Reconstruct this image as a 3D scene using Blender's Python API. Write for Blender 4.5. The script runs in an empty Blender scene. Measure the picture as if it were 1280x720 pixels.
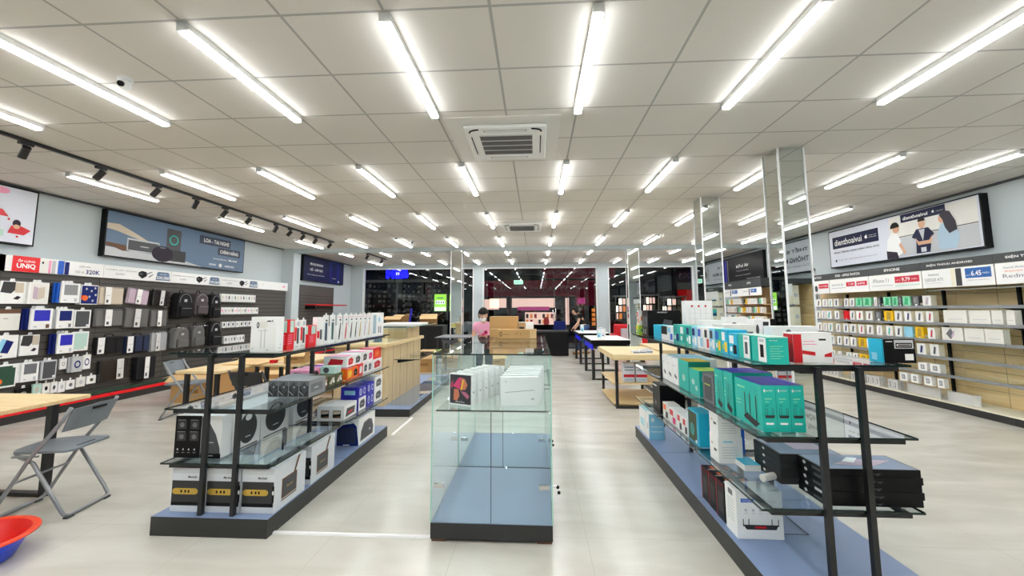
import bpy, bmesh, math, random
from mathutils import Vector, Matrix
random.seed(7)
R = math.radians
S = bpy.context.scene
COL = S.collection
HC = 1.42            # eye height
ZC = 3.089           # ceiling height

# ------------------------------------------------------------------ camera, world, exposure
cd = bpy.data.cameras.new('camera'); cam = bpy.data.objects.new('camera', cd); COL.objects.link(cam)
S.camera = cam
def camera():
    p, y, r = .1007, -.0581, -.0033
    f = Vector((math.sin(y)*math.cos(p), math.cos(y)*math.cos(p), math.sin(p)))
    r0 = Vector((math.cos(y), -math.sin(y), 0)); u0 = r0.cross(f)
    rr = r0*math.cos(r)+u0*math.sin(r); u = -r0*math.sin(r)+u0*math.cos(r)
    m = Matrix((rr, u, -f)).transposed().to_4x4(); m.translation = (0, 0, HC)
    cam.matrix_world = m
camera()
cd.sensor_width = 36; cd.lens = 515.27/1280*36
cd.shift_y = -(360-334.4)/1280
cd.clip_end = 200; cd.clip_start = .02
w = bpy.data.worlds.new('night'); S.world = w; w.use_nodes = True
w.node_tree.nodes['Background'].inputs[0].default_value = (.012, .014, .022, 1)
w.node_tree.nodes['Background'].inputs[1].default_value = 1
LAMP = 36.0          # batten emission
S.view_settings.view_transform = 'Standard'; S.view_settings.look = 'None'
S.view_settings.exposure = 0.8; S.view_settings.gamma = 1; S.view_settings.use_curve_mapping = False
cy = S.cycles
cy.max_bounces = 10; cy.transparent_max_bounces = 40; cy.glossy_bounces = 6; cy.diffuse_bounces = 5
cy.use_denoising = True
try: cy.denoiser = 'OPENIMAGEDENOISE'
except Exception: pass
cy.sample_clamp_indirect = 6; cy.caustics_reflective = False; cy.caustics_refractive = False
cy.use_light_tree = True

# ------------------------------------------------------------------ materials
def lin(c):
    if isinstance(c, str):
        c = tuple(int(c[i:i+2], 16)/255 for i in (0, 2, 4))
        c = tuple(v/12.92 if v <= .04045 else ((v+.055)/1.055)**2.4 for v in c)
    return tuple(c)+(1,)
MATS = {}
def mat(name, col='888888', rough=.5, metal=0, emit=0, coat=0, noise=0, nscale=6, spec=None):
    if name in MATS: return MATS[name]
    m = bpy.data.materials.new(name); m.use_nodes = True; MATS[name] = m
    nt = m.node_tree; b = nt.nodes['Principled BSDF']; c = lin(col)
    b.inputs['Base Color'].default_value = c; b.inputs['Roughness'].default_value = rough
    b.inputs['Metallic'].default_value = metal
    if coat: b.inputs['Coat Weight'].default_value = coat; b.inputs['Coat Roughness'].default_value = .08
    if spec is not None: b.inputs['Specular IOR Level'].default_value = spec
    if emit:
        b.inputs['Emission Color'].default_value = c; b.inputs['Emission Strength'].default_value = emit
    if noise:
        n = nt.nodes.new('ShaderNodeTexNoise'); n.inputs['Scale'].default_value = nscale; n.inputs['Detail'].default_value = 4
        t = nt.nodes.new('ShaderNodeTexCoord'); nt.links.new(t.outputs['Object'], n.inputs['Vector'])
        r = nt.nodes.new('ShaderNodeValToRGB')
        r.color_ramp.elements[0].position = .3; r.color_ramp.elements[1].position = .7
        r.color_ramp.elements[0].color = tuple(v*(1-noise) for v in c[:3])+(1,)
        r.color_ramp.elements[1].color = tuple(min(1, v*(1+noise)) for v in c[:3])+(1,)
        nt.links.new(n.outputs['Fac'], r.inputs[0]); nt.links.new(r.outputs[0], b.inputs['Base Color'])
    return m
def M(n): return MATS[n]

def math_node(nt, op, a, b=None, v=None):
    n = nt.nodes.new('ShaderNodeMath'); n.operation = op
    for i, x in enumerate((a, b)):
        if x is None: continue
        if isinstance(x, (int, float)): n.inputs[i].default_value = x
        else: nt.links.new(x, n.inputs[i])
    return n.outputs[0]
def grid_mask(nt, ox, oy, sx, sy, hw):
    t = nt.nodes.new('ShaderNodeTexCoord'); s = nt.nodes.new('ShaderNodeSeparateXYZ')
    nt.links.new(t.outputs['Object'], s.inputs[0]); outs = []
    for out, o, st in ((s.outputs[0], ox, sx), (s.outputs[1], oy, sy)):
        a = math_node(nt, 'SUBTRACT', out, o-st/2)
        a = math_node(nt, 'FLOORED_MODULO', a, st)
        a = math_node(nt, 'SUBTRACT', a, st/2); a = math_node(nt, 'ABSOLUTE', a)
        outs.append(math_node(nt, 'LESS_THAN', a, hw))
    return math_node(nt, 'MAXIMUM', outs[0], outs[1]), s, outs

def ceiling_mat():
    m = mat('ceiling_tile', 'd8d4cc', .85); nt = m.node_tree; b = nt.nodes['Principled BSDF']
    g, s, o = grid_mask(nt, -2.6421, 2.1126, .6, .6, .009)
    mx = nt.nodes.new('ShaderNodeMix'); mx.data_type = 'RGBA'
    mx.inputs[6].default_value = lin('d6d2cb'); mx.inputs[7].default_value = lin('a8a6a2')
    nt.links.new(g, mx.inputs[0]); nt.links.new(mx.outputs[2], b.inputs['Base Color'])
    bp = nt.nodes.new('ShaderNodeBump'); bp.inputs['Distance'].default_value = .006; bp.inputs['Strength'].default_value = .5
    nt.links.new(g, bp.inputs['Height']); nt.links.new(bp.outputs[0], b.inputs['Normal'])
    return m
def floor_mat():
    m = mat('floor_tile', 'cfc8ba', .2); nt = m.node_tree; b = nt.nodes['Principled BSDF']
    g, s, o = grid_mask(nt, .3, .35, .8, .8, .0016)
    t = nt.nodes.new('ShaderNodeTexCoord'); mp = nt.nodes.new('ShaderNodeMapping'); mp.inputs['Rotation'].default_value = (0, 0, .6)
    mp.inputs['Scale'].default_value = (1, 3.2, 1)
    nt.links.new(t.outputs['Object'], mp.inputs[0])
    n = nt.nodes.new('ShaderNodeTexNoise'); n.inputs['Scale'].default_value = 1.3; n.inputs['Detail'].default_value = 5; n.inputs['Distortion'].default_value = .6
    nt.links.new(mp.outputs[0], n.inputs['Vector'])
    r = nt.nodes.new('ShaderNodeValToRGB')
    r.color_ramp.elements[0].position = .3; r.color_ramp.elements[0].color = lin('c0bcb0')
    r.color_ramp.elements[1].position = .68; r.color_ramp.elements[1].color = lin('d1cec4')
    nt.links.new(n.outputs['Fac'], r.inputs[0])
    mx = nt.nodes.new('ShaderNodeMix'); mx.data_type = 'RGBA'; mx.inputs[7].default_value = lin('b8b3a6')
    nt.links.new(g, mx.inputs[0]); nt.links.new(r.outputs[0], mx.inputs[6]); nt.links.new(mx.outputs[2], b.inputs['Base Color'])
    rr = nt.nodes.new('ShaderNodeMapRange'); rr.inputs['To Min'].default_value = .16; rr.inputs['To Max'].default_value = .3
    nt.links.new(n.outputs['Fac'], rr.inputs[0]); nt.links.new(rr.outputs[0], b.inputs['Roughness'])
    return m
def glass_mat(name, tint, ior=1.45, rough=.0, refl='ffffff'):
    m = bpy.data.materials.new(name); m.use_nodes = True; MATS[name] = m; nt = m.node_tree
    nt.nodes.remove(nt.nodes['Principled BSDF']); out = nt.nodes['Material Output']
    tr = nt.nodes.new('ShaderNodeBsdfTransparent'); tr.inputs[0].default_value = lin(tint)
    gl = nt.nodes.new('ShaderNodeBsdfGlossy'); gl.inputs['Roughness'].default_value = rough; gl.inputs[0].default_value = lin(refl)
    fr = nt.nodes.new('ShaderNodeFresnel'); ge = nt.nodes.new('ShaderNodeNewGeometry'); mr = nt.nodes.new('ShaderNodeMapRange')
    mr.inputs['To Min'].default_value = ior; mr.inputs['To Max'].default_value = 1/ior      # same reflection from either side of the sheet
    nt.links.new(ge.outputs['Backfacing'], mr.inputs[0]); nt.links.new(mr.outputs[0], fr.inputs[0])
    mx = nt.nodes.new('ShaderNodeMixShader')
    nt.links.new(fr.outputs[0], mx.inputs[0]); nt.links.new(tr.outputs[0], mx.inputs[1]); nt.links.new(gl.outputs[0], mx.inputs[2])
    nt.links.new(mx.outputs[0], out.inputs[0]); return m
def wood_mat(name, c1, c2, axis=0, scale=2.5, rough=.45):
    m = mat(name, c1, rough); nt = m.node_tree; b = nt.nodes['Principled BSDF']
    t = nt.nodes.new('ShaderNodeTexCoord'); mp = nt.nodes.new('ShaderNodeMapping')
    sc = [9, 9, 9]; sc[axis] = .8; mp.inputs['Scale'].default_value = sc
    nt.links.new(t.outputs['Object'], mp.inputs[0])
    n = nt.nodes.new('ShaderNodeTexNoise'); n.inputs['Scale'].default_value = scale; n.inputs['Detail'].default_value = 6; n.inputs['Distortion'].default_value = .8
    nt.links.new(mp.outputs[0], n.inputs['Vector'])
    r = nt.nodes.new('ShaderNodeValToRGB'); r.color_ramp.elements[0].position = .32; r.color_ramp.elements[1].position = .66
    r.color_ramp.elements[0].color = lin(c2); r.color_ramp.elements[1].color = lin(c1)
    nt.links.new(n.outputs['Fac'], r.inputs[0]); nt.links.new(r.outputs[0], b.inputs['Base Color']); return m

ceiling_mat(); floor_mat()
glass_mat('glass', 'fafdfc'); glass_mat('shelf_glass', 'f6fcfe', 1.55); glass_mat('window_glass', 'e4e8e9', 1.55)
glass_mat('film', 'fafafa', 1.6, .12); glass_mat('case_glass', 'fcffff', 1.42)
wood_mat('wood_top', 'e6cfa0', 'd8bb86', 0); wood_mat('wood_panel', 'dcc59a', 'cbb083', 2); wood_mat('wood_shelf', 'f6dcaa', 'eac88e', 1)
for a in [('wall_paint', 'bdc6c8', .8), ('ac_board', 'dbd8d2', .6), ('ac_grille', '5b524e', .6), ('pale_blue', 'b6cfe0', .6), ('box_grey', 'd3d7dc', .4), ('white', 'f2f2f0', .45), ('white_satin', 'f4f4f4', .3), ('off_white', 'e9e7e0', .5), ('cream', 'efe8d2', .5),
          ('black', '0c0c0d', .4), ('black_metal', '1a1a1b', .38), ('char', '2b2b2c', .5), ('dark', '1c1b1a', .6), ('base_side', '272726', .45),
          ('laminate', '7f92b4', .42), ('case_floor', '8697b0', .42), ('lid', '8d9cb4', .18), ('grey', '8a8c8e', .5), ('lgrey', 'c3c5c8', .45), ('mgrey', '6c6e72', .5), ('dgrey', '46484c', .5),  # lid: pale colour imitates lamp reflections on glossy black lids
          ('red', 'd01020', .4), ('brightred', 'e8121c', .35), ('pink', 'f2a0c0', .6), ('hotpink', 'e02870', .5), ('magenta', 'b01050', .5),
          ('orange', 'f26a1b', .4), ('yellow', 'f7c80e', .4), ('gold', 'c9a545', .35, .4), ('green', '2fae72', .4), ('mint', '8fdcb4', .45),
          ('teal', '12b5a6', .4), ('dteal', '0a8f88', .4), ('cyan', '12b4d6', .4), ('sky', '8fd0ea', .45), ('blue', '1a5ec8', .4), ('navy', '16246a', .45),
          ('royal', '2222b4', .4), ('purple', '4b2bb0', .4), ('lime', 'b7d84a', .45), ('brown', '6b4a33', .6), ('tan', 'c7a57a', .6),
          ('kraft', 'c49a62', .75), ('kraft_dark', '9a7444', .8), ('kraft_light', 'd9b783', .7), ('beige', 'cfc2ae', .6), ('lilac', 'c4aebd', .5),
          ('skin', 'd9a98a', .6), ('hair', '120d0b', .85), ('jeans', '35507c', .8), ('denim_dark', '1d2433', .8), ('pink_shirt', 'e9a3bf', .8),
          ('banner_blue', '5d7590', .45), ('banner_dark', '26344a', .45), ('banner_navy', '12163a', .45), ('banner_white', 'dcdfe9', .45),
          ('slat', '4e4a45', .55), ('slat_gap', '2a2825', .7), ('header_grey', '3b3f3f', .5), ('olive', '454b2c', .6), ('dkgreen', '1f4a33', .5),
          ('chair_grey', '727a81', .4), ('bag_grey', '6d6c6a', .75), ('bag_black', '1e1d1f', .7), ('bag_navy', '1c2848', .7), ('bag_brown', '4c4347', .8),
          ('price_blue', '1c5fa8', .4), ('price_red', 'd21f3c', .4), ('txt', '24242a', .5), ('txt_grey', '7c7f86', .5), ('aqua', 'a9dfe6', .45),
          ('basin_blue', '1245d8', .3), ('basin_red', 'd8160c', .3), ('basin_rim', 'f0441c', .3), ('print_dark', '2c2430', .4), ('print_pink', 'c25a7c', .4),
          ('print_orange', 'd8734c', .4), ('asphalt', '1c1c1e', .8), ('night_wall', '22242a', .8), ('concrete', '7d8284', .8), ('burgundy', '4a0e1c', .7),
          ('seafoam', 'b9d8cc', .5), ('blue_paint', '1818ff', .4), ('tube_print', '9fb8c4', .5)]:
    mat(a[0], a[1], a[2], a[3] if len(a) > 3 else 0)
for _n in ('black', 'banner_navy', 'bag_black', 'dark', 'navy', 'print_dark'): MATS[_n].node_tree.nodes['Principled BSDF'].inputs['Specular IOR Level'].default_value = .2
mat('chrome', 'd8d8d8', .15, 1); mat('steel', '94979a', .35, .35); mat('mirror', 'dfe4e2', .012, 1); mat('edge_trim', 'f6f7f7', .3, 0)
mat('glass_edge', '0b211e', .1, 0); mat('glass_edge_light', '9fcfc0', .15)
mat('lamp', 'fbfdff', .5, 0, LAMP); mat('lamp_side', 'fbfdff', .5, 0, LAMP*.3); mat('spot_glow', 'fff3e0', .5, 0, 14)
mat('neon_blue', '1010ff', .5, 0, 3); mat('screen_green', 'a8f04a', .5, 0, .8); mat('screen_white', 'ffffff', .5, 0, 1.2)
mat('shop_glow', 'f4c8b8', .5, 0, .9); mat('shop_warm', 'd87a30', .5, 0, .9); mat('shop_pink', 'f050a0', .5, 0, .35); mat('sign_red', '9a1030', .5, 0, .07)
mat('shop_red', 'b81010', .5, 0, .35); mat('shop_dim', '6a6a60', .5, 0, .15); mat('sign_text', '9a6a76', .5, 0, .07); mat('exit_green', '90c8b0', .5, 0, .5)
mat('bulb', 'fff0d0', .5, 0, 4)

# ------------------------------------------------------------------ mesh helpers
TXT = {}
def text_geo(s, bold=0):
    k = (s, bold)
    if k in TXT: return TXT[k]
    c = bpy.data.curves.new('t', 'FONT'); c.body = s; c.size = 1; c.offset = bold; c.resolution_u = 2
    o = bpy.data.objects.new('t', c); COL.objects.link(o)
    dg = bpy.context.evaluated_depsgraph_get(); me = o.evaluated_get(dg).to_mesh()
    v = [tuple(p.co) for p in me.vertices]; f = [tuple(p.vertices) for p in me.polygons]
    o.evaluated_get(dg).to_mesh_clear(); bpy.data.objects.remove(o); bpy.data.curves.remove(c)
    if not v: v = [(0, 0, 0)]
    x0 = min(p[0] for p in v); x1 = max(p[0] for p in v); y0 = min(p[1] for p in v); y1 = max(p[1] for p in v)
    TXT[k] = ([(p[0]-x0, p[1]-y0) for p in v], f, x1-x0 or 1, y1-y0 or 1); return TXT[k]

class MB:
    def __init__(s): s.v = []; s.f = []; s.m = []; s.s = []; s.mats = []
    def mi(s, m):
        if isinstance(m, str): m = MATS[m]
        if m not in s.mats: s.mats.append(m)
        return s.mats.index(m)
    def add(s, vs, fs, m, smooth=False):
        b = len(s.v); s.v += [tuple(p) for p in vs]; k = s.mi(m)
        for f in fs: s.f.append([b+i for i in f]); s.m.append(k); s.s.append(smooth)
    def box(s, x0, x1, y0, y1, z0, z1, m, T=None):
        vs = [(x, y, z) for z in (z0, z1) for y in (y0, y1) for x in (x0, x1)]
        if T is not None: vs = [T @ Vector(p) for p in vs]
        s.add(vs, [(0, 2, 3, 1), (4, 5, 7, 6), (0, 1, 5, 4), (2, 6, 7, 3), (0, 4, 6, 2), (1, 3, 7, 5)], m); return s
    def rbox(s, x0, x1, y0, y1, z0, z1, m, r=.01, seg=2, T=None):
        bm = bmesh.new(); bmesh.ops.create_cube(bm, size=1)
        for v in bm.verts: v.co = Vector((x0+(v.co.x+.5)*(x1-x0), y0+(v.co.y+.5)*(y1-y0), z0+(v.co.z+.5)*(z1-z0)))
        bmesh.ops.bevel(bm, geom=bm.edges[:], offset=r, segments=seg, profile=.5, affect='EDGES')
        bm.verts.index_update()
        vs = [v.co.copy() if T is None else T @ v.co for v in bm.verts]
        s.add(vs, [[v.index for v in f.verts] for f in bm.faces], m, False); bm.free(); return s
    def cyl(s, p0, p1, r, m, n=14, r2=None, caps=True, smooth=True):
        p0 = Vector(p0); p1 = Vector(p1); d = (p1-p0).normalized(); a = d.orthogonal().normalized(); b = d.cross(a)
        r2 = r if r2 is None else r2; vs = []
        for p, q in ((p0, r), (p1, r2)):
            vs += [p+(a*math.cos(2*math.pi*i/n)+b*math.sin(2*math.pi*i/n))*q for i in range(n)]
        s.add(vs, [(i, (i+1) % n, n+(i+1) % n, n+i) for i in range(n)], m, smooth)
        if caps: s.add(vs[:n], [list(range(n))[::-1]], m); s.add(vs[n:], [list(range(n))], m)
        return s
    def tube(s, pts, r, m, n=8, closed=False):
        pts = [Vector(p) for p in pts]; k = len(pts); vs = []; up = None
        for i, p in enumerate(pts):
            if closed: d = (pts[(i+1) % k]-pts[i-1]).normalized()
            else: d = (pts[min(i+1, k-1)]-pts[max(i-1, 0)]).normalized()
            if up is None: up = d.orthogonal().normalized()
            up = (up-d*up.dot(d)).normalized(); b = d.cross(up)
            vs += [p+(up*math.cos(2*math.pi*j/n)+b*math.sin(2*math.pi*j/n))*r for j in range(n)]
        fs = []
        for i in range(k if closed else k-1):
            a0 = i*n; b0 = ((i+1) % k)*n
            fs += [(a0+j, a0+(j+1) % n, b0+(j+1) % n, b0+j) for j in range(n)]
        if not closed: fs += [list(range(n))[::-1], [(k-1)*n+j for j in range(n)]]
        s.add(vs, fs, m, True); return s
    def lathe(s, prof, m, n=32, c=(0, 0, 0)):
        vs = [(c[0]+r*math.cos(2*math.pi*i/n), c[1]+r*math.sin(2*math.pi*i/n), c[2]+z) for r, z in prof for i in range(n)]
        s.add(vs, [(k*n+i, k*n+(i+1) % n, (k+1)*n+(i+1) % n, (k+1)*n+i) for k in range(len(prof)-1) for i in range(n)], m, True); return s
    def ball(s, c, r, m, nu=16, nv=10):
        c = Vector(c); r = Vector(r) if not isinstance(r, (int, float)) else Vector((r, r, r)); vs = []
        for j in range(nv+1):
            t = math.pi*j/nv
            for i in range(nu):
                a = 2*math.pi*i/nu
                vs.append((c.x+r.x*math.sin(t)*math.cos(a), c.y+r.y*math.sin(t)*math.sin(a), c.z+r.z*math.cos(t)))
        s.add(vs, [(j*nu+i, (j+1)*nu+i, (j+1)*nu+(i+1) % nu, j*nu+(i+1) % nu) for j in range(nv) for i in range(nu)], m, True); return s
    def prism(s, poly, axis, a, b, m, T=None):
        """extrude a 2D polygon along axis 'x','y' or 'z' from a to b"""
        def P(u, v, w):
            p = {'x': (w, u, v), 'y': (u, w, v), 'z': (u, v, w)}[axis]
            return T @ Vector(p) if T is not None else p
        n = len(poly); vs = [P(u, v, a) for u, v in poly]+[P(u, v, b) for u, v in poly]
        s.add(vs, [(i, (i+1) % n, n+(i+1) % n, n+i) for i in range(n)]+[list(range(n))[::-1], [n+i for i in range(n)]], m); return s
    def build(s, name, parent=None, loc=(0, 0, 0), rz=0, smooth=None, bevel=0):
        me = bpy.data.meshes.new(name); me.from_pydata(s.v, [], s.f); me.update()
        for m in s.mats: me.materials.append(m)
        me.polygons.foreach_set('material_index', s.m); me.polygons.foreach_set('use_smooth', s.s)
        bm = bmesh.new(); bm.from_mesh(me); bmesh.ops.recalc_face_normals(bm, faces=bm.faces) if name not in () else None
        bm.to_mesh(me); bm.free()
        o = bpy.data.objects.new(name, me); COL.objects.link(o); o.parent = parent; o.location = loc; o.rotation_euler = (0, 0, rz)
        if bevel:
            md = o.modifiers.new('bevel', 'BEVEL'); md.width = bevel; md.segments = 2; md.limit_method = 'ANGLE'
        return o

class Pl:
    """drawing surface on a plane: metres, u to the reader's right, v up, normal towards the reader"""
    def __init__(s, mb, o, u, v, sx=1, sy=1):
        s.mb = mb; s.o = Vector(o); s.u = Vector(u).normalized(); s.v = Vector(v).normalized(); s.n = s.u.cross(s.v); s.sx = sx; s.sy = sy
    def p(s, a, b, k): return s.o+s.u*a*s.sx+s.v*b*s.sy+s.n*.0009*k
    def poly(s, pts, m, k=1): s.mb.add([s.p(a, b, k) for a, b in pts], [list(range(len(pts)))], m); return s
    def rect(s, a0, b0, a1, b1, m, k=1): return s.poly([(a0, b0), (a1, b0), (a1, b1), (a0, b1)], m, k)
    def ell(s, a, b, ra, rb, m, k=1, n=20, t0=0, t1=2*math.pi):
        return s.poly([(a+ra*math.cos(t0+(t1-t0)*i/n), b+rb*math.sin(t0+(t1-t0)*i/n)) for i in range(n if t1-t0 > 6.2 else n+1)], m, k)
    def ring(s, a, b, ra, rb, w, m, k=1, n=24):
        vs = [s.p(a+(ra-q*w)*math.cos(2*math.pi*i/n), b+(rb-q*w*rb/ra)*math.sin(2*math.pi*i/n), k) for q in (0, 1) for i in range(n)]
        s.mb.add(vs, [(i, (i+1) % n, n+(i+1) % n, n+i) for i in range(n)], m); return s
    def text(s, t, a, b, h, m, k=2, w=None, bold=0, al='l', wmax=None):
        v, f, tw, th = text_geo(t, bold); sc = h/th*s.sy; scx = sc
        if w: scx = w*s.sx/tw
        if wmax and tw*scx > wmax*s.sx: scx = wmax*s.sx/tw
        W = tw*scx; off = {'l': 0, 'c': -W/2, 'r': -W}[al]; o = s.p(a, b, k)
        s.mb.add([o+s.u*(x*scx+off)+s.v*(y*sc) for x, y in v], f, m); return s
def FACE(mb, f, x0, x1, y0, y1, z0, z1):
    if f == 'F': return Pl(mb, (x0, y0, z0), (1, 0, 0), (0, 0, 1), x1-x0, z1-z0)
    if f == 'B': return Pl(mb, (x1, y1, z0), (-1, 0, 0), (0, 0, 1), x1-x0, z1-z0)
    if f == 'R': return Pl(mb, (x1, y0, z0), (0, 1, 0), (0, 0, 1), y1-y0, z1-z0)
    if f == 'L': return Pl(mb, (x0, y1, z0), (0, -1, 0), (0, 0, 1), y1-y0, z1-z0)
    return Pl(mb, (x0, y0, z1), (1, 0, 0), (0, 1, 0), x1-x0, y1-y0)

LABELS = {}
def tag(o, label, cat, group=None, kind=None):
    o['label'] = label; o['category'] = cat
    if group: o['group'] = group
    if kind: o['kind'] = kind
    n = len(label.split())
    if not 4 <= n <= 16: print('LABEL LENGTH', n, label)
    if label in LABELS: print('DUP LABEL', label)
    LABELS[label] = 1
    return o
def thing(name, label, cat, loc=(0, 0, 0), rz=0, group=None):
    o = bpy.data.objects.new(name, None); COL.objects.link(o); o.location = loc; o.rotation_euler = (0, 0, rz); o.empty_display_size = .1
    return tag(o, label, cat, group)
def struct(name, mb, **k):
    o = mb.build(name, **k); o['kind'] = 'structure'; return o
ORD = ['first', 'second', 'third', 'fourth', 'fifth', 'sixth', 'seventh', 'eighth', 'ninth', 'tenth', 'eleventh', 'twelfth', 'thirteenth', 'fourteenth',
       'fifteenth', 'sixteenth', 'seventeenth', 'eighteenth', 'nineteenth', 'twentieth']

def carton(name, label, cat, group, x0, x1, y0, y1, z0, z1, m, draw=None, rz=0, bevel=0):
    """a box thing in world extents; draw(face) puts its print on local faces"""
    mb = MB(); hx = (x1-x0)/2; hy = (y1-y0)/2; h = z1-z0
    mb.box(-hx, hx, -hy, hy, 0, h, m)
    if draw: draw(lambda f: FACE(mb, f, -hx, hx, -hy, hy, 0, h))
    o = mb.build(name, None, ((x0+x1)/2, (y0+y1)/2, z0+.0008), rz, bevel=bevel)
    return tag(o, label, cat, group)

# ------------------------------------------------------------------ room shell
X0, X1, Y0, Y1 = -6.95, 6.2, -4.0, 15.2
struct('floor', MB().box(X0-.2, X1+.2, Y0-.2, Y1+.1, -.1, 0, 'floor_tile'))
struct('ceiling', MB().box(X0-.2, X1+.2, Y0-.2, Y1+.2, ZC, ZC+.1, 'ceiling_tile'))
struct('wall_left', MB().box(X0-.2, X0, Y0-.2, Y1+.2, 0, ZC, 'wall_paint'))
struct('wall_right', MB().box(X1, X1+.2, Y0-.2, Y1+.2, 0, ZC, 'wall_paint'))
struct('wall_back', MB().box(X0, X1, Y0-.2, Y0, 0, ZC, 'wall_paint'))
# wall piers and downstand beam half way down the room
struct('trim_1', MB().box(X0, X1, 10.86, 11.14, 2.985, ZC, 'wall_paint'))
struct('trim_2', MB().box(X0, X0+.32, 10.86, 11.2, 0, 2.985, 'wall_paint'))
struct('trim_3', MB().box(X0, X0+.03, Y0, Y1, ZC-.03, ZC, 'dgrey'))
struct('trim_4', MB().box(X1-.03, X1, Y0, Y1, ZC-.03, ZC, 'dgrey'))
# facade: lintel, piers, three glazed bays
fy0, fy1 = 15.1, 15.3
mb = MB().box(X0, X1, fy0, fy1, 2.96, ZC, 'wall_paint').box(X0, -6.49, fy0, fy1, 0, 2.96, 'wall_paint').box(-2.29, -1.97, fy0-.05, fy1, 0, 2.96, 'wall_paint')
mb.box(2.23, 2.6, fy0-.05, fy1, 0, 2.96, 'wall_paint').box(5.66, X1, fy0, fy1, 0, 2.96, 'wall_paint')
struct('wall_front', mb)
for k, (a, b, mull) in enumerate(((-6.49, -2.29, [-5.3, -3.9]), (-1.97, 2.23, [-.95, .65, 1.15]), (2.6, 5.66, [4.3]))):
    g = struct('window_%d' % (k+1), MB().box(a, b, fy0+.08, fy0+.09, .05, 2.93, 'window_glass'))
    f = MB()
    f.box(a, a+.05, fy0+.02, fy0+.14, 0, 2.96, 'white').box(b-.05, b, fy0+.02, fy0+.14, 0, 2.96, 'white').box(a+.05, b-.05, fy0+.02, fy0+.14, 2.915, 2.96, 'white')
    f.box(a+.05, b-.05, fy0+.04, fy0+.12, 0, .05, 'char')
    f.build('window_frame', g)
    for x in mull: MB().box(x-.006, x+.006, fy0+.075, fy0+.105, .05, 2.915, 'glass_edge').build('glass_joint', g)
# glass door pull in the middle bay
d = MB(); d.tube([(.70, fy0, 1.02), (.70, fy0-.05, 1.02), (.70, fy0-.06, 1.05), (.70, fy0-.06, 1.40), (.70, fy0-.05, 1.43), (.70, fy0, 1.43)], .018, 'chrome')
d.tube([(.60, fy0-.06, 1.06), (.60, fy0-.06, 1.40)], .018, 'chrome').box(.585, .615, fy0-.06, fy0+.08, 1.12, 1.14, 'chrome').box(.585, .615, fy0-.06, fy0+.08, 1.33, 1.35, 'chrome')
d.box(.68, .72, fy0-.06, fy0+.08, 1.12, 1.14, 'chrome').box(.68, .72, fy0-.06, fy0+.08, 1.33, 1.35, 'chrome')
struct('door_1', d)
# doorway in the right wall, its darkness painted on as a black sheet
mb = MB().box(X1-.02, X1, 9.55, 10.7, 0, 2.25, 'black').box(X1-.06, X1-.0, 9.5, 9.55, 0, 2.3, 'white').box(X1-.06, X1, 10.7, 10.75, 0, 2.3, 'white').box(X1-.06, X1, 9.5, 10.75, 2.25, 2.3, 'white')
struct('door_2', mb)

# ------------------------------------------------------------------ ceiling lights
mb = MB()
hb = MB().prism([(-.03, 0), (.03, 0), (.03, -.037), (-.03, -.037)], 'y', 0, 1.2, 'white')
hb.box(-.03, .03, 0, .02, -.052, -.0, 'white').box(-.03, .03, 1.18, 1.2, -.052, 0, 'white')
df = MB().prism([(-.029, -.0372), (.029, -.0372), (.0285, -.045), (.02, -.056), (-.02, -.056), (-.0285, -.045)], 'y', .021, 1.179, 'lamp_side').box(-.0198, .0198, .021, 1.179, -.0575, -.0561, 'lamp').box(-.0285, .0285, .021, 1.179, -.0559, -.0455, 'lamp_side')
proto = thing('ceiling_light', 'light batten proto label to be replaced', 'ceiling light')
p1 = hb.build('housing', proto); p2 = df.build('diffuser', proto)
rows = [(-8, 'sixth'), (-4, 'fifth'), (0, 'a'), (4, 'b'), (8, 'c'), (12, 'd'), (15, 'e'), (19, 'f')]  # first two rows are unseen, continuing the grid for their light
rname = {-8: 'unseen row towards the rear wall', -4: 'unseen row above the camera', 0: 'largest row', 4: 'second row in', 8: 'third row in', 12: 'row before the beam',
         15: 'row just past the beam', 19: 'last row by the windows'}
first = True
for j, _ in rows:
    n = 0
    for i in range(-5, 15, 2):
        x = -2.6421+.6*i
        if i == 13 and j in (-8,): continue
        if first: t, a, b = proto, p1, p2; first = False
        else:
            t = proto.copy(); a = p1.copy(); b = p2.copy()
            for o in (t, a, b): COL.objects.link(o)
            a.parent = t; b.parent = t
        t.location = (x, 2.1126+.6*j+.01, ZC-.001)
        t['label'] = 'white LED batten, %s from the speaker banner wall, %s' % (ORD[n], rname[j]); t['category'] = 'ceiling light'
        t['group'] = 'LED battens on the tiled ceiling'; n += 1

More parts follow.
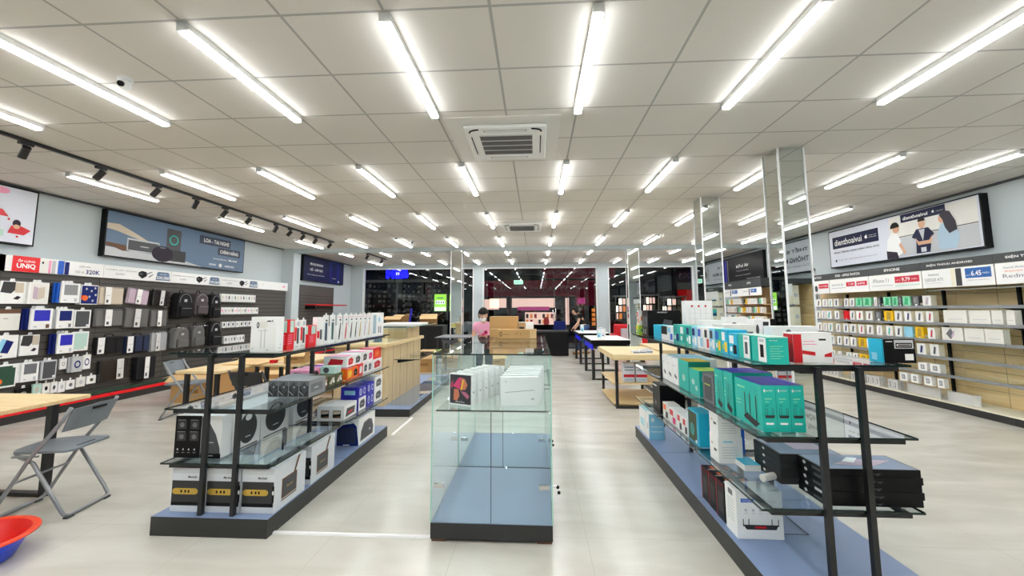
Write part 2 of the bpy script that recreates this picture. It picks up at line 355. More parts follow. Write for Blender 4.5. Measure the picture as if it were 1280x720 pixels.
# ------------------------------------------------------------------ air conditioners, cameras, smoke detector
def aircon(y, label):
    t = thing('ceiling_air_conditioner', label, 'air conditioner', (-.27, y, ZC), 0, 'cassette air conditioners')
    MB().box(-.53, .50, -.53, .53, -.012, 0, 'ac_board').build('backing_board', t)
    p = MB().rbox(-.38, .38, -.40, .40, -.048, -.0145, 'white', .012); po = p.build('panel', t)
    g = MB().box(-.25, .25, -.235, .235, -.052, -.0482, 'lgrey')
    for k in range(4):
        g.box(-.245, .245, -.22+k*.118, -.135+k*.118, -.0545, -.0522, 'ac_grille')
        for q in range(5): g.box(-.24, .24, -.21+k*.118+q*.016, -.204+k*.118+q*.016, -.0565, -.0547, 'mgrey')
    g.build('intake_grille', t)
    for s in (1, -1):
        MB().box(-.2, .2, s*.33-.022, s*.33+.022, -.05, -.0482, 'lgrey').box(-.18, .18, s*.33-.008, s*.33+.008, -.052, -.0502, 'white').build('air_flap', po)
        f = MB(); pts = [(s*.325, -.21+.42*q/10, -.05) for q in range(11)]; f.tube(pts, .006, 'char'); f.build('air_slot', po)
    for sx in (1, -1):
        c = MB(); c.tube([(sx*(.27+.09*math.sin(a)), -.30-.09*(1-math.cos(a-1.57+1.57))*-1-.07, -.05) if 0 else (sx*(.24+.09*math.sin(a)), -.37+.06*(1-math.cos(a)), -.051) for a in [q*.196 for q in range(9)]], .008, 'black')
        c.build('corner_slot', po)
aircon(3.94, 'square cassette air conditioner with four-way grille, the larger one'); aircon(8.2, 'cassette air conditioner deeper in the ceiling, beyond the larger one')

def dome(x, y, label):
    t = thing('security_camera', label, 'security camera', (x, y, ZC), 0, 'ceiling cameras')
    MB().cyl((0, 0, 0), (0, 0, -.02), .045, 'white', 20).build('mount', t)
    b = MB().ball((0, 0, -.05), (.042, .042, .038), 'white'); sh = b.build('shell', t)
    MB().cyl((.01, -.033, -.058), (.014, -.047, -.064), .02, 'black', 16).build('lens', sh)
dome(-2.95, 2.66, 'small white dome camera beside the biggest battens above the chair')
dome(-3.0, 9.75, 'tiny dome camera on ceiling near the windowless corner beam'); dome(2.95, 6.75, 'tiny dome camera on ceiling beside the mirrored columns')

# ------------------------------------------------------------------ track lights
def track(y0, y1, heads, label, hl):
    t = thing('lighting_track', label, 'lighting track', (-4.96, 0, ZC))
    MB().box(-.017, .017, y0, y1, -.034, -.001, 'black_metal').build('rail', t)
    for n, y in enumerate(heads):
        h = thing('track_spotlight', 'black cylinder spotlight, %s from the near end of %s' % (ORD[n], hl), 'spotlight', (-4.96, y, ZC-.035), 0, 'spotlights on the black tracks')
        MB().box(-.018, .018, -.055, .055, -.028, 0, 'black_metal').build('adapter', h)
        s = MB().cyl((0, 0, -.028), (0, 0, -.06), .009, 'black_metal', 10).box(-.03, .03, -.006, .006, -.075, -.055, 'black_metal'); s.build('bracket', h)
        dv = Vector((-.62, -.12 if n % 3 else .2, -.78)).normalized(); c = Vector((0, 0, -.085))
        b = MB().cyl(c-dv*.045, c+dv*.075, .034, 'black_metal', 20); lb = b.build('lamp_body', h)
        MB().cyl(c+dv*.0755, c+dv*.0765, .026, 'spot_glow' if n in (2, 5, 8, 9) else 'lgrey', 16).build('bulb', lb)
track(2.2, 9.75, [3.6, 4.3, 5.0, 5.63, 6.2, 6.75, 7.5, 7.95, 8.42, 8.92, 9.58], 'long black ceiling track running along the accessory wall', 'the long track')
track(11.6, 13.3, [11.8, 12.95], 'short black ceiling track beyond the beam', 'the short track')

# ------------------------------------------------------------------ mirrored columns
def column(x0, x1, y0, y1, zt, label):
    t = thing('mirror_column', label, 'column', ((x0+x1)/2, (y0+y1)/2, 0), 0, 'mirror-clad square columns'); hx = (x1-x0)/2; hy = (y1-y0)/2
    MB().box(-hx+.006, hx-.006, -hy+.006, hy-.006, 0, zt, 'grey').build('core', t)
    for n, (a, b, c, d) in enumerate(((-hx, hx, -hy, -hy+.005), (-hx, hx, hy-.005, hy), (-hx, -hx+.005, -hy+.0051, hy-.0051), (hx-.005, hx, -hy+.0051, hy-.0051))):
        MB().box(a, b, c, d, .0, zt, 'mirror').build('mirror_panel', t)
    for sx in (1, -1):
        for sy in (1, -1):
            MB().box(sx*hx-.008, sx*hx+.008, sy*hy-.008, sy*hy+.008, 0, zt-.002, 'edge_trim').build('corner_trim', t)
column(2.53, 2.79, 4.32, 4.60, ZC, 'square mirror-clad column, the widest and closest to the phone wall banner')
column(2.48, 2.75, 6.22, 6.50, ZC, 'mirror-clad column standing behind the widest mirrored one')
column(2.40, 2.69, 10.88, 11.12, 2.985, 'mirror-clad column under the beam above the black camera-box stand')
column(-2.27, -1.97, 10.88, 11.12, 2.985, 'mirror-clad column under the beam beside the woman in pink')

# ------------------------------------------------------------------ wall banners
def apple(p, a, b, r, m, bg, k=3):
    p.ell(a-r*.22, b, r*.72, r*.8, m, k); p.ell(a+r*.22, b, r*.72, r*.8, m, k+.1); p.ell(a+r*1.02, b+r*.15, r*.35, r*.4, bg, k+.6)
    p.poly([(a, b+r*.85), (a+r*.1, b+r*1.25), (a+r*.45, b+r*1.45), (a+r*.4, b+r*1.05)], m, k)
def banner(name, label, side, ya, yb, za, zb, face, draw, d=.09):
    """side -1: left wall (reader's left = smaller y); +1: right wall (reader's left = larger y)"""
    if side < 0:
        t = thing(name, label, 'banner', (X0+.001, ya, za)); w = yb-ya
        fr = MB().box(0, d, 0, w, 0, zb-za, 'black'); fr.build('frame', t)
        mb = MB(); P = Pl(mb, (d, .02, .02), (0, 1, 0), (0, 0, 1)); mb.box(d+.0002, d+.003, .02, w-.02, .02, zb-za-.02, face)
        P.o.x += .0035
    else:
        t = thing(name, label, 'banner', (X1-.001, ya, za)); w = yb-ya
        MB().box(-d, 0, 0, w, 0, zb-za, 'black').build('frame', t)
        mb = MB(); P = Pl(mb, (-d, w-.02, .02), (0, -1, 0), (0, 0, 1)); mb.box(-d-.003, -d-.0002, .02, w-.02, .02, zb-za-.02, face)
        P.o.x -= .0035
    P.W = w-.04; P.H = zb-za-.04
    draw(P); mb.build('printed_panel', t); return t

def d_speakers(P):
    W, H = P.W, P.H
    P.poly([(0, 0), (W*.62, 0), (W*.45, H*.12), (0, H*.2)], 'lgrey', 1)
    P.poly([(0, H*.72), (W*.06, H*.74), (W*.15, H*.6), (W*.25, H*.42), (W*.22, H*.42), (W*.13, H*.5), (W*.05, H*.58), (0, H*.6)], 'beige', 2)
    P.poly([(0, H*.3), (W*.1, H*.28), (W*.13, H*.16), (W*.09, H*.14), (W*.04, H*.2), (0, H*.22)], 'brown', 2)
    P.rect(W*.345, H*.3, W*.445, H*.88, 'dgrey', 3); P.ell(W*.395, H*.6, W*.032, H*.13, 'teal', 4); P.ell(W*.395, H*.6, W*.024, H*.1, 'dgrey', 5)
    P.rect(W*.11, H*.17, W*.30, H*.46, 'lgrey', 3); P.rect(W*.116, H*.19, W*.296, H*.42, 'dgrey', 4); P.rect(W*.185, H*.29, W*.235, H*.31, 'lgrey', 5)
    P.rect(W*.37, H*.05, W*.485, H*.34, 'char', 4); P.ell(W*.325, H*.2, W*.07, H*.2, 'print_dark', 6); P.rect(W*.305, H*.34, W*.34, H*.37, 'mgrey', 7)
    P.rect(W*.585, H*.66, W*.86, H*.9, 'banner_dark', 2); P.text('LOA - TAI NGHE', W*.62, H*.72, H*.115, 'white', 4, w=W*.225, bold=.02)
    P.rect(W*.745, H*.42, W*.96, H*.64, 'banner_dark', 2); P.text('CHÍNH HÃNG', W*.765, H*.47, H*.13, 'white', 4, w=W*.175, bold=.02)
    P.text('harman/kardon', W*.71, H*.27, H*.05, 'white', 4, w=W*.12); P.text('Marshall', W*.85, H*.27, H*.06, 'white', 4, w=W*.08, bold=.02)
    P.text('SONY', W*.675, H*.08, H*.06, 'white', 4, w=W*.065, bold=.02); P.ell(W*.775, H*.11, W*.014, H*.055, 'white', 3); P.text('JBL', W*.766, H*.09, H*.035, 'txt', 5)
    P.text('SAMSUNG', W*.815, H*.08, H*.055, 'white', 4, w=W*.09, bold=.02)
banner('wall_banner', 'wide blue-grey banner with speakers, hand and white capitals above the accessory wall', -1, 6.1, 9.25, 2.285, 3.05, 'banner_blue', d_speakers)
def d_red(P):
    W, H = P.W, P.H
    P.poly([(W*.55, 0), (W*.8, 0), (W*.62, H*.65), (W*.3, H*.8)], 'pink', 1); P.poly([(W*.5, H*.62), (W*.8, H*.58), (W*.84, H*.46), (W*.5, H*.48)], 'red', 2)
    P.text('%', W*.66, H*.5, H*.08, 'white', 4); P.ell(W*.89, H*.36, W*.025, H*.07, 'print_dark', 3)
    P.poly([(W*.84, H*.17), (W*.94, H*.16), (W*.98, H*.26), (W*.92, H*.32), (W*.86, H*.31)], 'red', 4); P.ell(W*.89, H*.3, W*.02, H*.04, 'skin', 5)
    P.ell(W*.78, H*.92, W*.05, H*.06, 'pink', 3); P.rect(W*.6, H*.1, W*.82, H*.22, 'seafoam', 2); P.rect(W*.62, H*.12, W*.7, H*.16, 'green', 3)
    for x, y in ((.7, .8), (.76, .86), (.84, .42), (.9, .12)): P.ell(W*x, H*y, W*.008, H*.02, 'red', 4)
banner('wall_banner', 'pale banner with red and pink figures, cut off at the picture edge', -1, 3.4, 5.19, 2.29, 3.05, 'banner_white', d_red)
def d_power(P):
    W, H = P.W, P.H
    P.poly([(W*.62, 0), (W*.84, 0), (W*.9, H), (W*.6, H)], 'navy', 1); P.rect(W*.66, H*.06, W*.8, H*.9, 'banner_navy', 2)
    P.text('PIN DỰ PHÒNG', W*.13, H*.63, H*.15, 'white', 4, w=W*.3, bold=.02); P.text('CỦ - CÁP SẠC', W*.13, H*.4, H*.15, 'white', 4, w=W*.3, bold=.02)
    P.text('Chính hãng, Giá tốt nhất', W*.07, H*.22, H*.07, 'white', 4, w=W*.4); P.text('dienthoaivui', W*.68, H*.2, H*.05, 'white', 4, w=W*.1); P.rect(W*.84, H*.05, W*.87, H*.13, 'white', 4)
banner('wall_banner', 'navy banner with three lines of white text past the beam above empty shelves', -1, 11.75, 14.3, 2.29, 3.05, 'banner_navy', d_power)
def d_store(P):
    W, H = P.W, P.H
    P.rect(W*.5, H*.02, W*.99, H*.98, 'off_white', 1); P.rect(W*.5, H*.02, W*.99, H*.46, 'lgrey', 2); P.rect(W*.5, H*.47, W*.99, H*.49, 'dgrey', 3)
    P.rect(W*.03, H*.5, W*.42, H*.83, 'banner_navy', 2); P.text('dienthoaivui', W*.05, H*.58, H*.17, 'white', 4, w=W*.24, bold=.008)
    apple(P, W*.325, H*.66, H*.05, 'white', 'banner_navy'); P.text('Trung tâm bảo hành', W*.345, H*.67, H*.03, 'white', 4, w=W*.06); P.text('chính hãng Apple', W*.345, H*.62, H*.03, 'white', 4, w=W*.06)
    P.text('TRUNG TÂM BẢO HÀNH CHÍNH HÃNG APPLE', W*.035, H*.36, H*.065, 'txt', 4, w=W*.385, bold=.015)
    P.ell(W*.055, H*.16, W*.008, H*.035, 'txt', 4); P.text('Trụ sở: dienthoaivui.com.vn', W*.075, H*.14, H*.05, 'txt_grey', 4, w=W*.32)
    P.rect(W*.58, H*.8, W*.84, H*.99, 'banner_navy', 4); P.text('dienthoaivui', W*.595, H*.85, H*.08, 'white', 6, w=W*.15, bold=.02); apple(P, W*.775, H*.89, H*.03, 'white', 'banner_navy', 6)
    P.text('TRUNG TÂM BẢO HÀNH', W*.79, H*.87, H*.03, 'lgrey', 6, w=W*.04)
    # three printed figures: customer, clerk, customer with long hair
    P.poly([(W*.47, H*.05), (W*.545, H*.05), (W*.575, H*.1), (W*.57, H*.4), (W*.55, H*.58), (W*.51, H*.6), (W*.48, H*.45)], 'white', 5)
    P.poly([(W*.47, 0), (W*.55, 0), (W*.54, H*.14), (W*.47, H*.2)], 'print_dark', 6); P.ell(W*.545, H*.68, W*.022, H*.09, 'skin', 6); P.ell(W*.538, H*.73, W*.03, H*.12, 'hair', 6.5, t0=0, t1=3.3)
    P.poly([(W*.57, H*.36), (W*.6, H*.1), (W*.585, H*.08), (W*.555, H*.3)], 'skin', 7)
    P.poly([(W*.66, H*.04), (W*.74, H*.04), (W*.755, H*.35), (W*.77, H*.42), (W*.74, H*.58), (W*.67, H*.58), (W*.64, H*.42), (W*.665, H*.35)], 'banner_navy', 5)
    P.ell(W*.705, H*.68, W*.02, H*.1, 'skin', 6); P.ell(W*.705, H*.74, W*.022, H*.09, 'hair', 7, t0=0, t1=3.14); P.poly([(W*.685, H*.56), (W*.705, H*.3), (W*.72, H*.56)], 'lgrey', 6)
    P.poly([(W*.66, H*.4), (W*.675, H*.22), (W*.75, H*.22), (W*.76, H*.4), (W*.74, H*.3), (W*.68, H*.3)], 'skin', 7); P.rect(W*.69, H*.06, W*.72, H*.16, 'banner_white', 8)
    P.poly([(W*.79, H*.05), (W*.88, H*.05), (W*.9, H*.3), (W*.87, H*.58), (W*.81, H*.6), (W*.785, H*.4)], 'pale_blue', 5)
    P.ell(W*.815, H*.7, W*.016, H*.09, 'skin', 6); P.poly([(W*.805, H*.78), (W*.83, H*.86), (W*.86, H*.82), (W*.885, H*.6), (W*.89, H*.42), (W*.85, H*.36), (W*.83, H*.5), (W*.82, H*.68)], 'print_dark', 7)
banner('wall_banner', 'long pale banner with dark name plate and three printed people above the phone wall', 1, 5.9, 8.86, 2.235, 2.99, 'banner_white', d_store, .1)
def d_ipad(P):
    W, H = P.W, P.H
    P.rect(W*.04, H*.04, W*.12, H*.96, 'navy', 1); P.rect(W*.13, H*.04, W*.17, H*.96, 'royal', 1); P.rect(W*.19, H*.06, W*.215, H*.94, 'mgrey', 1)
    apple(P, W*.44, H*.6, H*.06, 'white', 'black'); P.text('iPad Air', W*.47, H*.55, H*.13, 'white', 4, w=W*.24, bold=.01)
    P.text('Nhẹ nhàng. Mạnh mẽ.', W*.43, H*.4, H*.045, 'white', 4, w=W*.28); P.text('Siêu mạnh mẽ với chip M1', W*.4, H*.22, H*.05, 'white', 4, w=W*.34)
    P.text('dienthoaivui Apple', W*.66, H*.06, H*.04, 'white', 4, w=W*.28)
banner('wall_banner', 'black banner with white tablet advert seen between two mirrored columns', 1, 11.4, 14.0, 2.2, 3.0, 'black', d_ipad)
def d_smart(P):
    W, H = P.W, P.H
    P.text('THIẾT BỊ', W*.08, H*.62, H*.2, 'txt', 4, w=W*.3, bold=.02); P.text('THÔNG MINH', W*.08, H*.33, H*.2, 'txt', 4, w=W*.42, bold=.02)
    P.text('Trải nghiệm khác biệt', W*.08, H*.15, H*.08, 'txt_grey', 4, w=W*.4); P.rect(W*.6, H*.15, W*.95, H*.8, 'lgrey', 2); P.ell(W*.75, H*.5, W*.08, H*.2, 'dgrey', 3)
banner('wall_banner', 'pale banner whose big dark capitals appear mirrored in the widest column', 1, -3.6, -.62, 2.235, 2.99, 'banner_white', d_smart, .1)

# ------------------------------------------------------------------ accessory wall (left): slatted panels with header signs
def hdr_case(P, W, H):
    P.rect(0, 0, W*.21, H, 'off_white', 1)
def slat_unit(ya, yb, label, draw, zt=1.93, zh=2.135, depth=.2, xw=X0, group='slatted wall units of the accessory wall'):
    t = thing('slat_wall_unit', label, 'display unit', (xw+.001, ya, 0), 0, group); w = yb-ya-.004
    mb = MB().box(0, .16, 0, w, .16, zt, 'slat')
    for k in range(18):
        z = .22+k*.095
        mb.box(.1595, .1612, 0, w, z, z+.012, 'slat_gap')
    mb.build('slat_panel', t)
    MB().box(0, .32, 0, w, 0, .1, 'base_side').box(.0, .27, 0, w, .1, .16, 'char').build('plinth', t)
    MB().box(.28, .325, 0, w, .1005, .145, 'brightred').build('red_edge', t)
    MB().box(.2, .27, 0, w, .161, .19, 'dkgreen').build('ledge', t)
    if draw:
        h = MB().box(.0, .21, 0, w, zt+.001, zh, 'white'); P = Pl(h, (.211, 0, zt), (0, 1, 0), (0, 0, 1)); draw(P, w, zh-zt); h.build('header_sign', t)
    return t
def combo(P, W, H, price='500.000'):
    P.text('COMBO SẠC NHANH', W*.02, H*.6, H*.13, 'txt_grey', 3, w=W*.42); P.text('AUKEY', W*.15, H*.3, H*.14, 'txt_grey', 3, w=W*.13)
    P.poly([(W*.47, H*.4), (W*.53, H*.15), (W*.6, H*.4), (W*.59, H*.72), (W*.52, H*.8), (W*.47, H*.65)], 'black', 3); P.rect(W*.49, H*.45, W*.53, H*.6, 'dgrey', 4)
    P.tube = None
    P.poly([(W*.59, H*.6), (W*.68, H*.8), (W*.68, H*.74), (W*.6, H*.52)], 'dgrey', 3); P.poly([(W*.62, H*.35), (W*.69, H*.6), (W*.7, H*.56), (W*.64, H*.3)], 'mgrey', 3)
    P.poly([(W*.74, H*.12), (W*.98, H*.12), (W*.96, H*.78), (W*.94, H*.85), (W*.78, H*.85), (W*.76, H*.78)], 'banner_blue', 3)
    P.text('GIÁ CHỈ', W*.81, H*.6, H*.12, 'white', 5, w=W*.1); P.text(price, W*.755, H*.2, H*.28, 'white', 5, w=W*.21, bold=.02)
def h_uniq(P, W, H):
    P.rect(0, 0, W*.26, H, 'white', 1); P.rect(W*.24, 0, W*.56, H, 'brightred', 2)
    P.text('ỐP LƯNG', W*.30, H*.62, H*.2, 'white', 4, w=W*.2, bold=.02); P.text('UNIQ', W*.29, H*.18, H*.36, 'white', 4, w=W*.22, bold=.03)
    P.rect(W*.57, H*.03, W*.66, H*.9, 'off_white', 3); P.ell(W*.595, H*.7, W*.012, H*.08, 'black', 4); P.rect(W*.67, H*.03, W*.7, H*.9, 'pink', 3); P.rect(W*.71, H*.03, W*.76, H*.9, 'lgrey', 3)
    P.rect(W*.79, H*.02, W*.87, H*.95, 'blue', 3); P.rect(W*.88, H*.02, W*.94, H*.9, 'navy', 3)
def h_320(P, W, H):
    P.text('GIẢM 50%', W*.12, H*.62, H*.16, 'txt_grey', 3, w=W*.32); P.text('Chỉ từ', W*.02, H*.2, H*.18, 'txt_grey', 3, w=W*.26); P.text('320K', W*.32, H*.16, H*.32, 'navy', 3, w=W*.42, bold=.02)
slat_unit(3.62, 4.83, 'slatted unit at the picture edge behind the folding chair', lambda P, W, H: P.rect(0, 0, W, H, 'off_white', 1))
def h_first(P, W, H):
    h_uniq(Pl(P.mb, P.o-Vector((0, .16, 0)), P.u, P.v), W*.78, H)
    Q = Pl(P.mb, P.o+Vector((0, W*.66, 0)), P.u, P.v); h_320(Q, W*.4, H)
slat_unit(4.83, 6.03, 'slatted unit whose header has the red phone-case sign', h_first)
slat_unit(6.03, 7.23, 'slatted unit hung with laptop sleeves under the first charger sign', lambda P, W, H: combo(P, W, H))
slat_unit(7.23, 8.43, 'slatted unit hung with backpacks, the middle of the accessory wall', lambda P, W, H: combo(P, W, H, '399.000'))
slat_unit(8.43, 9.63, 'slatted unit hung with small white packs beside the backpacks', lambda P, W, H: combo(P, W, H, '350.000'))
slat_unit(9.63, 10.83, 'bare slatted unit at the pier end of the accessory wall', lambda P, W, H: (P.text('PHỤ KIỆN', W*.1, H*.5, H*.12, 'txt_grey', 3), P.ell(W*.85, H*.5, W*.05, H*.12, 'pink', 3)))
# the empty unit past the pier
t = slat_unit(11.5, 13.5, 'lone dark slatted unit with one red shelf under the navy banner', None, zt=2.15, group='x')
del t['group']
MB().box(.16, .5, .3, 2.25, 1.55, 1.585, 'red').box(.16, .46, .3, .33, 1.45, 1.55, 'black').build('red_shelf', t)

# hanging merchandise of the accessory wall:  (y0, y1, z0, z1, kind, label)
XS = X0+.163
def hang_box(y0, y1, z0, z1, m, label, draw=None, n=2, name='tablet_case_pack', cat='tablet case', spine=None, group=None):
    """packs hanging one behind another on a hook: the front pack in full, the others behind it (each its own thing)"""
    for k in range(n):
        d = .028; x0 = XS+.03+k*(d+.006); f = (k == n-1)
        mb = MB(); w = y1-y0; h = z1-z0; sh = (n-1-k)*.02
        mb.rbox(0, d, -w/2, w/2, 0, h, m if f or not spine else spine, .004, 1); mb.prism([(-w*.12, h), (w*.12, h), (w*.08, h+.035), (-w*.08, h+.035)], 'x', d*.4, d*.6, 'white')
        P = Pl(mb, (d, -w/2, 0), (0, 1, 0), (0, 0, 1), w, h)
        if draw: draw(P)
        mb.cyl((.001, 0, h+.012), (d+.05, 0, h+.012), .003, 'chrome', 6) if f else None
        o = mb.build(name, None, (x0, (y0+y1)/2-sh, z0))
        tag(o, (label if f else label.split(',')[0]+', pack %s behind the front one' % ['', 'just', 'two', 'three'][n-1-k] if n-1-k < 2 else label.split(',')[0]+', innermost pack on the same hook'), cat, group or 'packs hanging on the accessory wall')
def a_photo(c, c2='lgrey'): return lambda P: (P.rect(.14, .4, .86, .92, c, 1), P.rect(.15, .1, .3, .16, 'lgrey', 1), P.rect(.7, .06, .86, .24, c2, 1.5))
def a_full(c): return lambda P: (P.rect(.1, .08, .9, .93, c, 1), P.rect(.74, .1, .9, .2, 'white', 2))
def a_swoop(P): P.poly([(.02, .5), (.1, .97), (.62, .97), (.6, .6), (.45, .45)], 'char', 1); P.poly([(.6, .95), (.95, .95), (.97, .5), (.6, .5)], 'beige', 1); P.poly([(.55, .22), (.72, .36), (.88, .3), (.75, .18)], 'print_dark', 2)
def a_lilac(P): P.rect(.06, .04, .94, .96, 'off_white', 1); P.poly([(.22, .25), (.45, .2), (.45, .75), (.22, .82)], 'lilac', 2); P.poly([(.46, .2), (.78, .3), (.78, .8), (.46, .75)], 'beige', 2)
def a_floral(P):
    P.rect(.04, .04, .96, .96, 'navy', 1)
    for x, y in ((.3, .8), (.6, .7), (.8, .85), (.5, .4), (.85, .5), (.7, .2)): P.ell(x, y, .06, .06, 'lgrey', 2, 8)
    P.ell(.25, .33, .17, .14, 'orange', 3); P.ell(.02+.1, .36, .1, .12, 'red', 2.5)
def a_sticker(c): return lambda P: (P.rect(.1, .08, .92, .93, c, 1), P.ell(.22, .27, .17, .13, 'orange', 2), P.rect(.78, .84, .92, .95, 'white', 2))
def a_stand(P): P.poly([(.3, .25), (.6, .2), (.8, .7), (.5, .8)], 'navy', 1); P.poly([(.12, .3), (.3, .25), (.5, .8), (.3, .85)], 'sky', 1); P.rect(.1, .08, .4, .13, 'mgrey', 1)
hang_box(4.62, 4.79, 1.51, 1.77, 'bag_navy', 'dark navy case pack, top row at the picture edge', None, 1)
hang_box(4.80, 5.05, 1.51, 1.80, 'white', 'white case pack with black swoop, top row nearest the picture edge', a_swoop, 1)
hang_box(5.07, 5.30, 1.51, 1.80, 'white', 'white case pack with open lilac case print, top row', a_lilac, 2)
hang_box(5.42, 5.66, 1.53, 1.81, 'white', 'white case pack with grey photo and blue packs behind, top row', a_photo('grey'), 3, spine='blue')
hang_box(5.70, 5.94, 1.51, 1.80, 'white', 'navy floral case pack with orange sticker, top row', a_floral, 2)
hang_box(4.79, 5.04, 1.17, 1.44, 'off_white', 'cream case pack with brown top band, second row', lambda P: (P.rect(0, .8, 1, 1, 'brown', 1), P.rect(0, 0, .1, .8, 'beige', 1), P.rect(.3, .55, .5, .58, 'grey', 1)), 1)
hang_box(5.10, 5.35, 1.17, 1.45, 'white', 'white case pack with big blue photo, second row', a_photo('royal', 'brown'), 3, spine='navy')
hang_box(5.40, 5.61, 1.17, 1.44, 'white', 'white case pack with smaller blue photo, second row', a_photo('navy', 'mgrey'), 3, spine='lgrey')
hang_box(5.67, 5.90, 1.16, 1.43, 'white', 'white-framed dark grey case pack, second row end', a_full('dgrey'), 1)
hang_box(4.80, 5.05, .82, 1.11, 'white', 'white stand-case pack with slanted tablets, third row', a_stand, 1)
hang_box(5.07, 5.28, .83, 1.10, 'white', 'white case pack with brown swoop, third row', a_swoop, 1)
hang_box(5.44, 5.65, .82, 1.10, 'white', 'white case pack with blue photo and blue spines, third row', a_photo('royal'), 3, spine='navy')
hang_box(5.68, 5.90, .83, 1.11, 'white', 'white case pack with pale green photo, third row', a_full('seafoam'), 1)
hang_box(4.84, 5.07, .45, .74, 'white', 'dark green case pack with orange sticker, fourth row', a_sticker('dkgreen'), 1)
hang_box(5.09, 5.28, .49, .74, 'white', 'white case pack with grey photo, fourth row', a_photo('mgrey'), 2)
hang_box(5.31, 5.49, .48, .74, 'lgrey', 'slate grey case pack, fourth row', a_full('dgrey'), 2)
hang_box(5.55, 5.64, .59, .74, 'white', 'small white cable pack, fourth row', lambda P: P.ring(.5, .5, .2, .18, .06, 'mgrey', 1), 1, 'cable_pack', 'cable pack')
hang_box(5.68, 5.82, .53, .75, 'lgrey', 'clear pack with coiled navy cable, fourth row', lambda P: P.ring(.5, .5, .3, .25, .12, 'navy', 1), 2, 'cable_pack', 'cable pack')
hang_box(5.85, 5.96, .55, .76, 'white', 'white pack with blue coiled cable, fourth row end', lambda P: P.ring(.5, .5, .3, .25, .1, 'navy', 1), 1, 'cable_pack', 'cable pack')
small = [('black', 5.08, 5.25, .26, .41), ('seafoam', 5.26, 5.36, .29, .44), ('off_white', 5.37, 5.46, .29, .43), ('white', 5.47, 5.55, .28, .43), ('white', 5.56, 5.65, .27, .42),
         ('white', 5.66, 5.77, .29, .42), ('off_white', 5.79, 5.91, .30, .44), ('white', 5.93, 6.06, .32, .44)]
for n, (m, a, b, c, d) in enumerate(small):
    hang_box(a, b, c, d, m, '%s small pack, %s from the picture edge in the lowest row' % ({'black': 'black', 'seafoam': 'pale green'}.get(m, 'white'), ORD[n]),
             (lambda n: lambda P: (P.ell(.5, .5, .2, .2, ['grey', 'beige', 'black', 'dgrey', 'lgrey', 'mgrey', 'lgrey', 'olive'][n], 1), P.rect(.6, .08, .9, .2, 'white', 2)))(n), 1, 'earphone_pack', 'accessory pack')

# laptop sleeves and bags
def sleeve(y0, y1, z0, z1, m, label, tagx=.35, tilt=0, film=False, d=.05, handle=False, pocket=None):
    w = y1-y0; h = z1-z0
    t = thing('laptop_sleeve', label, 'laptop bag', (XS+.02, (y0+y1)/2, z0), 0, 'laptop sleeves and bags on the accessory wall'); T = Matrix.Rotation(tilt, 4, 'X')
    b = MB().rbox(0, d, -w/2, w/2, 0, h, m, min(.018, d*.35), 3, T); b.tube([T @ Vector(p) for p in ((d+.001, -w/2+.01, .012), (d+.002, w/2-.01, .012), (d+.002, w/2-.01, h-.012), (d+.001, -w/2+.01, h-.012))], .003, 'char', 6, True)
    b.build('sleeve_body', t)
    if pocket: MB().rbox(d, d+.015, -w*.3, w*.3, h*.08, h*.72, pocket, .006, 2, T).build('front_pocket', t)
    if handle:
        hm = MB()
        for s in (-1, 1): hm.rbox(d+.016, d+.02, s*w*.18-.012, s*w*.18+.012, .01, h-.01, 'black', .002, 1, T)
        hm.tube([(d*.5, w*.18*math.cos(a), h-.002+.05*math.sin(a)) for a in [k*math.pi/8 for k in range(9)]], .007, 'black'); hm.build('handle', t)
    g = MB(); g.box(d+.022, d+.024, -w/2+w*tagx, -w/2+w*(tagx+.24), h*.03, h*.98, 'white', T)
    P = Pl(g, T @ Vector((d+.0245, -w/2+w*tagx, 0)), T.to_3x3() @ Vector((0, 1, 0)), T.to_3x3() @ Vector((0, 0, 1)), w*.24, h); P.rect(.2, .12, .55, .28, 'dgrey', 1); P.rect(.2, .5, .8, .53, 'lgrey', 1)
    g.build('paper_tag', t)
    if film: MB().rbox(-.004, d+.03, -w/2-.015, w/2+.015, -.02, h+.02, 'film', .012, 2, T).build('plastic_bag', t)
sleeve(5.97, 6.36, 1.51, 1.79, 'beige', 'beige laptop sleeve with white paper tag, top row', .2)
sleeve(6.41, 6.78, 1.52, 1.78, 'lilac', 'pinkish laptop sleeve hanging askew, top row', .35, -.12)
sleeve(6.86, 7.18, 1.50, 1.78, 'bag_black', 'black and white pouch in crumpled plastic, top row', .4, -.08, True)
sleeve(5.95, 6.38, 1.17, 1.44, 'bag_grey', 'grey laptop sleeve with clear tag pouch, second row', .3)
sleeve(6.40, 6.82, 1.13, 1.45, 'bag_grey', 'grey sleeve wrapped in plastic with white tag, second row', .35, -.05, True)
sleeve(6.86, 7.19, 1.13, 1.42, 'bag_grey', 'dark grey sleeve with tall white tag nearest the backpacks', .35)
sleeve(5.99, 6.40, .75, 1.01, 'bag_black', 'black laptop briefcase with straps, third row', .0, 0, False, .07, True, 'bag_black')
sleeve(6.45, 6.86, .72, 1.00, 'bag_navy', 'navy laptop briefcase beside the black one', .0, 0, False, .07, True, 'bag_navy')
sleeve(6.90, 7.23, .70, 1.02, 'lgrey', 'pale sleeve in clear plastic beside the navy briefcase', .25, 0, True)
sleeve(6.09, 6.54, .32, .65, 'bag_black', 'black bag in shiny plastic, lowest on the sleeve unit', .55, .03, True)
sleeve(6.64, 6.98, .26, .64, 'bag_black', 'black bag with a tall white card wrap', .35, 0, False, .1)
